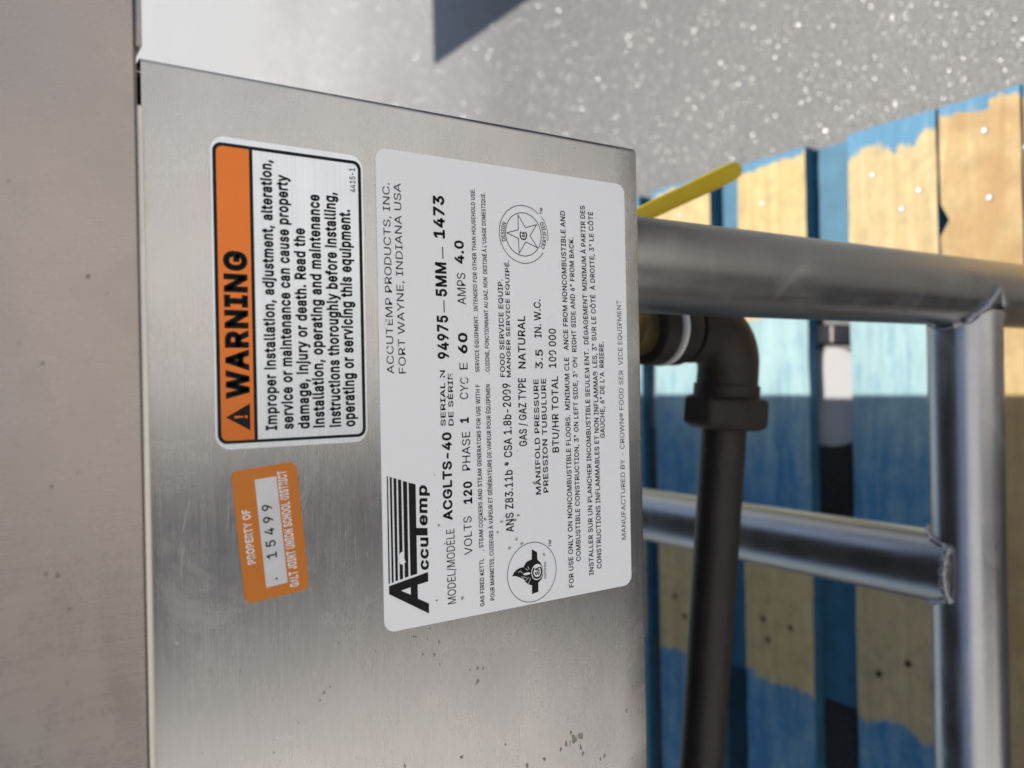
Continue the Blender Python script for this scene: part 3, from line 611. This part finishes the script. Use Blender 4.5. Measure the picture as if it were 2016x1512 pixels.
# elbow: bulged bends with a banded socket at each end
b = bmesh.new(); P = []; rad = []
bend = .024
for k in range(13):
    t = k / 12; a = R(90 * t)
    P.append(A0 + D * (bend * (1 - math.sin(a))) * 1.0 + Vector((0, 0, 1)) * (bend * (1 - math.cos(a)))); rad.append(.0180 + .0006 * math.sin(math.pi * t))
P = [along(.0405), along(.040), along(.033), along(.0325)] + P + [A0 + Vector((0, 0, .0285)), A0 + Vector((0, 0, .029)), A0 + Vector((0, 0, .0395)), A0 + Vector((0, 0, .040))]
rad = [.0165, .0196, .0196, .0182] + rad + [.0182, .0198, .0198, .0165]
sweep(b, P, rad, 40); obj('elbow', b, M['iron_rust'], gas, 50)
# hexagonal union nut
b = bmesh.new(); seg = 8; u, w = frame_of(D); rg = []
u = (Vector((0, 0, 1)) - D * D.z).normalized(); w = D.cross(u)
for t, r in ((.0395, .0205), (.0412, .0258), (.0560, .0262), (.0590, .0215), (.0592, .0140)):
    rg.append([b.verts.new(along(t) + (u * math.cos(R(22.5 + 45 * k)) + w * math.sin(R(22.5 + 45 * k))) * r) for k in range(seg)])
for p_, q_ in zip(rg, rg[1:]):
    for k in range(seg): b.faces.new((p_[k], p_[(k + 1) % seg], q_[(k + 1) % seg], q_[k]))
b.faces.new(rg[0]); b.faces.new(rg[-1]); bmesh.ops.recalc_face_normals(b, faces=b.faces)
bmesh.ops.bevel(b, geom=[e for e in b.edges if e.is_manifold and e.calc_face_angle(0) > R(25)], offset=.0008, segments=2, affect='EDGES')
obj('union_nut', b, M['iron_rust'], gas, 35)
zc = A0.z
b = bmesh.new(); rings_z(b, (RX, RY), [(.0135, zc + .038), (.0135, zc + .043), (.0205, zc + .0435), (.0212, zc + .046), (.0212, zc + .0535), (.0200, zc + .0545)], 8 * 5)
obj('reducer', b, M['iron'], gas, 40)
b = bmesh.new(); rings_z(b, (RX, RY), [(.0200, zc + .0547), (.0214, zc + .0553), (.0216, zc + .0578), (.0200, zc + .0585)], 44); obj('thread_tape', b, M['tape'], gas, 40)
b = bmesh.new(); rings_z(b, (RX, RY), [(.0195, zc + .0587), (.0208, zc + .0600), (.0208, zc + .0700), (.0190, zc + .0712)], 40); obj('coupling', b, M['iron'], gas, 40)
b = bmesh.new(); rings_z(b, (RX, RY), [(.0150, zc + .0714), (.0158, zc + .0725), (.0158, zc + .0830), (.0185, zc + .0860), (.0195, zc + .0950), (.0185, zc + .1040), (.0150, zc + .1080), (.0150, ZB + .0036)], 36)
sweep(b, [(RX + .012, RY, zc + .095), (RX + .030, RY, zc + .095)], .0065, 20)
val = obj('gas_valve', b, M['brass'], unit, 40)
# yellow dipped lever of the valve
b = bmesh.new()
H0 = Vector((RX + .031, RY, zc + .095)); H1 = Vector((.0690, .100, .5930)); H2 = Vector((.0850, .100, .5800)); H3 = Vector((.1275, .100, .4840))
pts = [H0, H0.lerp(H1, .6), H1.lerp(H2, .15), H1.lerp(H2, .5), H2.lerp(H1, .15), H2.lerp(H3, .1)] + [H2.lerp(H3, t) for t in (.25, .4, .55, .7, .8, .88, .94, .975, .993, 1)]
sweep(b, pts, [.0042] * 6 + [.0048, .0050, .0052, .0054, .0056, .0056, .0051, .0041, .0026, .0010], 24)
for v in b.verts: v.co.y = RY + (v.co.y - RY) * .45
obj('lever_handle', b, M['vinyl'], val, 60)

PLATE = [
  ('ACCUTEMP PRODUCTS, INC.', 3.49, 764.98, 64.31, 765.33, 2.44, 0, 0),
  ('FORT WAYNE, INDIANA USA', 3.56, 760.78, 64.65, 761.39, 2.48, 0, 0),
  ('MODEL/MODÈLE', -73.21, 743.93, -48.4, 744.05, 3.12, 0, 0),
  ('ACGLTS-40', -45.4, 744.85, -16.18, 744.67, 3.17, 2, 0),
  ('SERIAL N', -14.0, 746.61, 4.46, 746.53, 1.77, 1, 0),
  ('DE SÈRIE', -14.02, 743.62, 3.27, 743.57, 1.8, 1, 0),
  ('94975', 8.23, 744.99, 22.65, 745.14, 3.82, 2, 0),
  ('–', 23.64, 745.31, 27.7, 745.36, 3.82, 1, 0),
  ('5MM', 28.87, 745.33, 40.19, 745.41, 3.81, 2, 0),
  ('–', 41.47, 745.38, 45.41, 745.5, 3.81, 1, 0),
  ('1473', 48.19, 745.7, 62.23, 745.72, 3.81, 2, 0),
  ('VOLTS', -57.74, 737.28, -44.84, 737.4, 3.06, 0, 0),
  ('120', -40.61, 737.1, -33.11, 737.07, 3.06, 2, 0),
  ('PHASE', -29.36, 737.4, -16.37, 737.31, 3.13, 0, 0),
  ('1', -13.39, 737.86, -11.5, 737.82, 3.05, 2, 0),
  ('CYC', -5.42, 737.82, 2.03, 737.52, 3.12, 0, 0),
  ('E', 4.69, 737.73, 6.93, 737.75, 3.12, 0, 0),
  ('60', 10.0, 737.89, 16.96, 737.73, 3.26, 2, 0),
  ('AMPS', 26.52, 737.86, 37.13, 737.96, 3.26, 0, 0),
  ('4.0', 40.22, 738.5, 47.99, 738.53, 3.25, 2, 0),
  ('GAS FIRED KETTL', -76.02, 732.91, -59.8, 732.9, 1.6, 1, 0),
  (', STEAM COOKERS AND STEAM GENERATORS FOR USE WITH F', -57.12, 732.91, -0.49, 733.09, 1.6, 1, 0),
  ('SERVICE EQUIPMENT.  INTENDED FOR OTHER THAN HOUSEHOLD USE.', 3.76, 733.13, 66.02, 733.67, 1.53, 1, 0),
  ('POUR MARMITES, CUISEURS À VAPEUR ET GÉNÉRATEURS DE VAPEUR POUR ÉQUIPEMEN', -74.59, 728.79, -0.56, 729.02, 1.62, 1, 0),
  (". CUISINE, FONCTIONNANT AU GAZ. NON  DESTINÉ À L'USAGE DOMESTIQUE.", 2.94, 729.01, 65.17, 729.5, 1.55, 1, 0),
  ('ANS Z83.11b * CSA 1.8b-2009', -52.12, 720.34, -0.32, 720.61, 3.2, 1, 0),
  ('FOOD SERVICE EQUIP.', 1.96, 722.74, 35.84, 723.05, 1.88, 1, 0),
  ('MANGER SERVICE EQUIPÉ.', 1.81, 720.34, 42.7, 720.2, 1.6, 1, 0),
  ('GAS / GAZ TYPE', -22.56, 714.1, 1.43, 714.14, 3.12, 1, 0),
  ('NATURAL', 4.82, 714.06, 23.35, 713.93, 2.98, 1, 0),
  ('MANIFOLD PRESSURE', -40.13, 708.45, 1.04, 708.63, 2.06, 1, 0),
  ('PRESSION TUBULURE', -39.74, 705.13, 1.18, 705.32, 2.08, 1, 0),
  ('3.5', 4.65, 706.63, 11.53, 706.46, 3.06, 1, 0),
  ('IN. W.C.', 15.85, 706.9, 29.49, 707.04, 2.9, 1, 0),
  ('BTU/HR TOTAL', -25.6, 700.1, 1.87, 699.92, 2.82, 1, 0),
  ('100 000', 5.05, 700.63, 19.11, 700.45, 3.13, 1, 0),
  ('FOR USE ONLY ON NONCOMBUSTIBLE FLOORS.  MINIMUM CLE', -75.35, 694.5, 8.72, 694.74, 2.08, 1, 0),
  ('ANCE FROM NONCOMBUSTIBLE AND', 11.41, 694.83, 62.22, 695.3, 2.08, 1, 0),
  ('COMBUSTIBLE CONSTRUCTION, 3" ON LEFT SIDE, 3" ON', -66.2, 691.03, 8.72, 690.93, 2.03, 1, 0),
  ('RIGHT SIDE AND 6"', 10.78, 691.13, 35.56, 691.51, 2.03, 1, 0),
  ('FROM BACK.', 36.85, 691.47, 52.93, 691.66, 2.02, 1, 0),
  ('INSTALLER SUR UN PLANCHER INCOMBUSTIBLE SEULEM', -72.22, 685.06, 4.82, 685.27, 2.07, 1, 0),
  ('ENT.  DÉGAGEMENT', 5.93, 685.32, 32.14, 685.68, 2.07, 1, 0),
  ('MINIMUM À PARTIR DES', 33.57, 685.73, 65.07, 686.04, 2.07, 1, 0),
  ('CONSTRUCTIONS INFLAMMABLES ET NON INFLAMMAB', -70.28, 681.23, 3.48, 681.36, 2.1, 1, 0),
  ('LES, 3" SUR LE CÔTÉ  À DROITE, 3" LE CÔTÉ', 4.93, 681.5, 63.17, 682.17, 2.1, 1, 0),
  ('GAUCHE, 6" DE L\'A', -21.54, 678.5, 3.26, 678.15, 2.12, 1, 0),
  ('RRIERE.', 4.91, 678.19, 14.66, 678.21, 2.12, 1, 0),
  ('MANUFACTURED BY - CROWN® FOOD SER', -60.94, 668.8, 3.84, 668.77, 2.19, 0, 0),
  ('VICE EQUIPMENT', 5.85, 668.81, 30.63, 669.16, 2.19, 0, 0),
  ('TM', -59.34, 704.23, -56.89, 704.29, 1.14, 1, 0),
  ('CERTIFIED', -70.53, 706.81, -64.36, 706.78, 0.76, 1, 0),
  ('TM', 60.09, 705.37, 62.31, 705.39, 1.09, 1, 0),
  ('ccu', -60.72, 754.1, -50.16, 754.05, 3.37, 2, 0.12),
  ('emp', -46.22, 754.18, -33.08, 754.14, 3.36, 2, 0.12),
]
WARN = [
  ('WARNING', -3.2, 811.32, 39.27, 811.36, 5.67, 3, 0),
  ('Improper installation, adjustment, alteration,', -12.68, 803.17, 66.68, 803.33, 3.03, 2, 0),
  ('service or maintenance can cause property', -12.59, 798.24, 62.76, 798.58, 3.1, 2, 0),
  ('damage, injury or death. Read the', -12.68, 793.34, 47.42, 793.61, 3.16, 2, 0),
  ('installation, operating and maintenance', -12.57, 788.61, 57.98, 788.83, 3.23, 2, 0),
  ('instructions thoroughly before installing,', -12.61, 783.36, 59.33, 783.78, 3.3, 2, 0),
  ('operating or servicing this equipment.', -12.69, 778.71, 54.43, 779.04, 3.37, 2, 0),
  ('4415-1', 60.09, 776.83, 67.55, 777.03, 1.81, 0, 0),
]
TAG = [
  ('PROPERTY OF', -50.85, 810.18, -35.05, 811.62, 2.1, 2, 0),
  ('1 5 4 9 9', -49.98, 803.87, -34.13, 805.25, 2.81, 1, 0),
  ('GALT JOINT UNION SCHOOL DISTRICT', -59.25, 797.51, -24.65, 800.77, 2.49, 1, 0),
]
STRIPES = [[(-28.98, 768.21), (-29.08, 767.81), (-63.13, 767.82), (-63.12, 768.3)], [(-29.31, 767.2), (-29.49, 766.49), (-62.96, 766.5), (-63.01, 767.18)], [(-29.75, 765.92), (-30.05, 764.91), (-62.56, 764.99), (-62.71, 765.88)], [(-30.28, 764.36), (-30.59, 763.2), (-62.26, 763.19), (-62.47, 764.33)], [(-30.92, 762.59), (-31.39, 761.15), (-61.85, 761.25), (-62.1, 762.6)], [(-31.62, 760.63), (-32.43, 758.09), (-61.42, 758.13), (-61.79, 760.58)], [(-46.54, 758.4), (-47.03, 754.09), (-49.45, 754.07), (-48.94, 758.45)]]
FLAME = [(-67.58, 721.41), (-66.28, 720.44), (-65.5, 719.29), (-65.02, 717.68), (-65.09, 715.86), (-65.76, 714.03), (-66.96, 713.59), (-67.91, 713.62), (-68.73, 714.56), (-69.0, 715.95), (-68.89, 717.32), (-68.22, 718.67), (-67.65, 720.02)]
FBAR = [(-59.19, 712.83), (-60.55, 710.6), (-63.18, 710.52), (-64.3, 709.33), (-65.77, 708.42), (-67.37, 707.99), (-68.89, 708.14), (-70.34, 708.77), (-71.45, 710.32), (-74.61, 710.32), (-75.04, 713.09), (-71.96, 713.06), (-71.38, 714.62), (-70.24, 715.86), (-69.09, 716.64), (-67.71, 716.38), (-64.68, 716.31), (-63.49, 715.36), (-63.01, 713.96), (-62.77, 712.92)]
STAR = [(52.17, 720.84), (53.65, 715.99), (58.89, 716.01), (54.67, 712.89), (56.15, 708.02), (51.93, 711.04), (47.9, 707.86), (49.63, 712.9), (45.33, 715.84), (50.53, 715.9)]
DIRT = [(-74.98, 781.01, 0.42), (-81.59, 759.87, 0.42), (-83.31, 754.82, 0.33), (-79.86, 753.77, 0.42), (-85.0, 750.45, 0.67), (-87.81, 756.56, 0.5), (-88.82, 752.31, 0.67), (-92.33, 750.42, 0.33), (-83.73, 773.05, 0.25), (-101.17, 736.06, 0.92), (-96.44, 738.98, 0.42), (-96.71, 735.96, 0.67), (-97.14, 733.87, 0.5), (-91.58, 788.21, 0.33), (-93.0, 790.17, 0.5), (-94.95, 791.46, 0.33), (-117.67, 666.88, 0.58), (-117.08, 664.42, 0.42), (-126.51, 670.06, 0.75), (-125.29, 725.38, 0.5), (-124.98, 742.8, 0.75), (-134.72, 708.92, 0.75), (-135.03, 716.49, 0.92), (-133.13, 701.57, 0.67), (-131.83, 699.14, 0.83), (-131.03, 695.48, 1.5), (-130.64, 692.4, 1.5), (-134.71, 692.49, 0.83), (-137.23, 691.44, 0.75), (-128.26, 696.87, 0.75), (-140.78, 681.3, 0.75), (-141.56, 683.24, 0.5), (-145.5, 667.31, 0.33), (-91.33, 665.95, 0.33), (-100.1, 798.28, 0.25), (-81.33, 815.0, 0.25), (-78.93, 785.23, 0.33), (-106.96, 805.8, 0.33), (-122.23, 763.77, 0.58)]
PDIRT = [(-48.1, 725.33, 0.45), (-48.08, 719.88, 0.57), (-46.59, 718.37, 0.51), (-54.87, 719.3, 0.45), (-56.67, 717.13, 0.51), (-57.56, 722.29, 0.51), (-61.78, 707.65, 0.51), (-51.53, 727.06, 0.4), (-46.48, 732.03, 0.51), (-35.98, 711.02, 0.68), (-71.96, 741.55, 0.51), (-71.16, 751.28, 0.34), (-24.04, 718.22, 0.23), (-46.58, 749.95, 0.4), (-29.88, 751.21, 0.23), (-81.85, 758.74, 0.28)]

Y1, Y2, Y3, Y4 = -.00018, -.00026, -.00033, -.00040
# ------------------------------------------------------------------ warning label
b = bmesh.new(); plate(b, rrect(-.0176, .7744, .0716, .8206, .0042), 0, Y1)
warn = obj('warning_label', b, M['silver'], unit, None, (2, 0)); warn['label'] = 'silver and orange warning label with black border'
b = bmesh.new()
ringpoly(b, rrect(-.0160, .7748 - .0000 + .0002, .0699, .8200, .0026), rrect(-.0151, .7760, .0689, .8190, .0018), Y2)
plate(b, [(-.0151, .8087), (.0689, .8087), (.0689, .8097), (-.0151, .8097)], Y2, Y2)
obj('label_border', b, M['ink'], warn)
b = bmesh.new(); plate(b, [(-.0151, .8097), (.0689, .8097)] + [q for q in rrect(-.0151, .77, .0689, .8190, .0018) if q[1] > .815], Y2, Y2)
obj('orange_band', b, M['orange'], warn)
b = bmesh.new()
for t in WARN: letter_line(b, t, Y3)
plate(b, [(-.0084, .81765), (-.0124, .81083), (-.0046, .81083)], Y3, Y3)
obj('lettering', b, M['ink'], warn)
b = bmesh.new()
plate(b, [(-.0088, .8153), (-.0080, .8153), (-.00822, .8128), (-.00858, .8128)], Y4, Y4); plate(b, ellipse(-.0084, .8120, .00042, .00042, 14), Y4, Y4)
obj('exclamation_mark', b, M['orange'], warn)

# ------------------------------------------------------------------ rating plate
b = bmesh.new(); plate(b, rrect(-.0786, .6664, .0752, .7700, .0038), 0, Y1)
rate = obj('rating_plate', b, M['plate_white'], unit); rate['label'] = 'large white rating plate with rubbed black print'
b = bmesh.new(); b2 = bmesh.new()
for t in PLATE:
    if t[6] == 0 and t[2] < 680: letter_line(b2, t, Y2)
    else: letter_line(b, t, Y2)
obj('lettering', b, M['ink'], rate)
obj('faint_lettering', b2, M['ink_grey'], rate)
mm = lambda L: [(x / 1000, z / 1000) for x, z in L]
b = bmesh.new()
for s in STRIPES: plate(b, mm(s), Y2, Y2)
Aa = [(-63.94, 768.21), (-66.48, 768.21), (-75.0, 754.09), (-71.72, 754.09), (-69.49, 758.05), (-64.98, 758.05), (-64.47, 754.18), (-61.41, 754.18)]
# the A as strokes round its counter
plate(b, mm([Aa[1], Aa[2], Aa[3], Aa[4], (-67.84, 760.56), (-65.98, 764.03)]), Y2, Y2)
plate(b, mm([Aa[1], (-65.98, 764.03), Aa[0]]), Y2, Y2)
plate(b, mm([Aa[0], (-65.98, 764.03), (-65.41, 760.59), Aa[5], Aa[6], Aa[7]]), Y2, Y2)
plate(b, mm([Aa[4], Aa[5], (-65.41, 760.59), (-67.84, 760.56)]), Y2, Y2)
obj('logo', b, M['ink'], rate)
# certification marks
b = bmesh.new()
cx, cz = -67.3, 712.8
ringpoly(b, mm(ellipse(cx, cz, 10.62, 10.62)), mm(ellipse(cx, cz, 10.40, 10.40)), Y2)
plate(b, mm(FBAR), Y2, Y2); plate(b, mm(FLAME), Y2 - .00004, Y2 - .00004)
obj('flame_mark', b, M['ink'], rate)
b = bmesh.new()
fx, fz = -67.55, 710.75
plate(b, mm(ellipse(fx, fz, 2.85, 2.55, 36)), Y3, Y3)
plate(b, mm(ellipse(-67.55, 715.2, .45, 1.55, 18)), Y3, Y3)
for P in ([(-66.6, 718.9), (-66.1, 718.0), (-67.1, 717.0)], [(-68.3, 717.6), (-68.6, 716.2), (-69.0, 715.2)], [(-66.4, 714.9), (-65.6, 715.6)], [(-66.2, 714.2), (-65.0, 714.7)], [(-69.3, 713.6), (-71.2, 714.6)], [(-69.0, 714.4), (-69.9, 715.8)]):
    stroke(b, mm(P), .00016, Y3)
obj('flame_mark_cutout', b, M['plate_white'], rate)
def csa(b, cx, cz, r, y):
    ringpoly_open = ellipse(cx, cz, r, r * .92, 40, 40, 320); inner = ellipse(cx, cz, r * .72, r * .92 * .72, 40, 40, 320)
    for k in range(40): plate(b, mm([ringpoly_open[k], ringpoly_open[k + 1], inner[k + 1], inner[k]]), y, y)
    letter_line(b, ('SA', cx - r * .42, cz - r * .36, cx + r * .72, cz - r * .36, r * .72, 2, 0), y)
b = bmesh.new(); csa(b, fx, fz, 2.45, Y4); csa(b, 51.93, 713.85, 1.75, Y2)
cx, cz = 52.2, 713.75
for r0, w, gaps in ((7.62, .26, []), (10.2, .24, [(233, 318)])):
    n = 72
    for k in range(n):
        a, a2 = 360 * k / n, 360 * (k + 1) / n
        if gaps and gaps[0][0] < (a + a2) / 2 < gaps[0][1]: continue
        q = [(cx + rr_ * math.cos(R(t)), cz + rr_ * math.sin(R(t))) for rr_, t in ((r0 - w / 2, a), (r0 - w / 2, a2), (r0 + w / 2, a2), (r0 + w / 2, a))]
        plate(b, mm(q), Y2, Y2)
for k in range(14):
    a, a2 = 262 + 50 * k / 14, 262 + 50 * (k + 1) / 14
    plate(b, mm([(cx + rr_ * math.cos(R(t)), cz + rr_ * math.sin(R(t))) for rr_, t in ((10.45, a), (10.45, a2), (10.65, a2), (10.65, a))]), Y2, Y2)
stroke(b, mm(STAR), .00026, Y2, True)
letter_arc(b, 'DESIGN', cx, cz, 8.05, 88, 1.45, 44, 1, Y2); letter_arc(b, 'CERTIFIED', cx, cz, 9.85, 272, 1.5, 62, 1, Y2, True)
obj('star_mark', b, M['ink'], rate)
# rubbed-off print: bare white scuffs over the letters, and specks of dirt
b = bmesh.new(); rs = random.Random(8)
plate(b, mm(blob(-55.7, 763.6, 1.55, rs, 16)), Y4, Y4)
for (x, z, rx, rz) in ((18.9, 767.4, 1.3, .35), (1.9, 747.6, .8, .55), (2.3, 744.0, .7, .6), (-.6, 738.3, .7, .8), (1.6, 739.4, .5, .9), (-4.0, 721.6, .45, .6), (9.4, 701.4, .5, .9), (12.0, 703.2, .5, .5), (5.2, 695.9, .6, .5), (7.6, 691.5, .6, .35), (4.0, 693.0, .5, .5), (2.9, 686.4, .4, .6), (2.6, 682.0, .5, .5), (33.0, 687.0, .6, .6), (25.5, 695.6, .4, .4), (2.0, 669.9, .6, .5), (29.9, 670.0, .6, .6), (9.8, 770.2, .1, .1), (11.0, 767.2, .5, .3)):
    plate(b, mm(blob(x, z, 1, rs, 12, (rx, rz))), Y4, Y4)
tag(obj('rubbed_patch', b, M['plate_white'], rate), kind='stuff')
b = bmesh.new()
for x, z, r in PDIRT: plate(b, mm(blob(x, z, r, rs, 10, (.9, 1.15))), Y4, Y4 - .00002)
for k in range(26): plate(b, mm(blob(rs.uniform(-77, 73), rs.uniform(668, 768), rs.uniform(.06, .14), rs, 7)), Y4, Y4)
tag(obj('dirt_speck', b, M['plate_dirt'], rate), kind='stuff')

# ------------------------------------------------------------------ property tag
ca, sa = math.cos(R(5.0)), math.sin(R(5.0)); tx, tz = -.0423, .8054
rot = lambda P: [(tx + x * ca - z * sa, tz + x * sa + z * ca) for x, z in P]
b = bmesh.new(); plate(b, rot(rrect(-.0193, -.00955, .0193, .00955, .0021)), 0, -.00035)
ptag = obj('property_tag', b, M['tag_orange'], unit); ptag['label'] = 'small tilted orange property tag with number strip'
b = bmesh.new(); plate(b, rot([(-.0159, -.0032), (.0159, -.0032), (.0159, .0032), (-.0159, .0032)]), -.0004, -.0004)
obj('number_strip', b, M['strip'], ptag, None, (2, 0))
b = bmesh.new(); letter_line(b, TAG[1], -.00046)
plate(b, rot(ellipse(-.0140, -.0001, .00032, .00032, 14)), -.00046, -.00046); obj('number', b, M['ink'], ptag)
b = bmesh.new(); letter_line(b, TAG[0], -.00042); letter_line(b, TAG[2][:6] + (2, 0), -.00042); obj('lettering', b, M['tag_print'], ptag)

# ------------------------------------------------------------------ dried splashes on the panel
b = bmesh.new(); rs = random.Random(21)
for x, z, r in DIRT: plate(b, mm(blob(x, z, r * .9, rs, 12, (1.15, .8))), -.00005, -.00005)
for k in range(60): plate(b, mm(blob(rs.uniform(-150, 88), rs.uniform(662, 836), rs.uniform(.05, .16), rs, 7)), -.00005, -.00005)
tag(obj('grime', b, M['grime'], front), kind='stuff')
b = bmesh.new()
for x, z, r in ((-132.2, 697.2, 1.1), (-130.4, 694.0, .8), (-75.2, 829.0, .5), (-70.0, 832.0, .7), (86, 690, .5)): plate(b, mm(blob(x, z, r * .7, rs, 11, (1.1, .8))), -.0001, -.0001)
tag(obj('dried_scale', b, M['pale_scale'], front), kind='stuff')
b = bmesh.new()
for k in range(46):
    x, z = rs.uniform(-150, 86), rs.uniform(662, 834); l = rs.uniform(1.5, 9); a = rs.choice((0, 0, 0, .2, -.3, .9)) + rs.gauss(0, .05)
    stroke(b, mm([(x, z), (x + l * math.cos(a), z + l * math.sin(a))]), rs.uniform(.00004, .00009), -.00004)
stroke(b, mm([(-150, 683), (-141, 668)]), .00012, -.00004)
tag(obj('scratches', b, M['hem'], front), kind='stuff')

# ------------------------------------------------------------------ glinting grit on the ground, stand-in table for the unseen shadow caster
b = bmesh.new(); rs = random.Random(5)
verts = []; faces = []
for k in range(85000):
    y = -.25 + 3.0 * rs.random() ** 1.35; lo = .22 if y < .6 else .12 + .13 * y; x = rs.uniform(lo, .62 + .52 * (y + .25))
    s = rs.uniform(.0004, .0010) * (1.6 if rs.random() < .06 else 1)
    nx, ny = rs.gauss(0, .42), rs.gauss(0, .42); a0 = rs.random() * 6; k0 = len(verts)
    for q in (0, 1.5, 3.1, 4.6):
        ux, uy = math.cos(a0 + q) * s * rs.uniform(.6, 1.2), math.sin(a0 + q) * s * rs.uniform(.6, 1.2)
        verts.append((x + ux, y + uy, .0016 - nx * ux - ny * uy))
    faces.append((k0, k0 + 1, k0 + 2, k0 + 3))
gm = bpy.data.meshes.new('glinting_grit'); gm.from_pydata(verts, [], faces)
gm.materials.append(plain('mica_grit', (.56, .55, .54), .42, .8, .5, 200, .1))
go = bpy.data.objects.new('glinting_grit', gm); COL.objects.link(go)
tag(go, 'glinting grains of grit scattered over the grey ground', None, None, 'stuff')

tab = empty('stand_in_table', (1.75, .9, 0)); tag(tab, 'stand-in steel table off to the right for the unseen thing that shades the ground', 'table')
b = bmesh.new(); box(b, (.896, -.35, .885), (2.5, 1.676, .92), .004); t_ = obj('stand_in_tabletop', b, M['housing'], tab, 40, (0, 2))
for x, y in ((1.5, .0), (2.35, .0), (1.5, 1.3), (2.35, 1.3)):
    b = bmesh.new(); sweep(b, [(x, y, .0005), (x, y, .8845)], .02, 24); obj('leg', b, M['tube'], tab, 40)
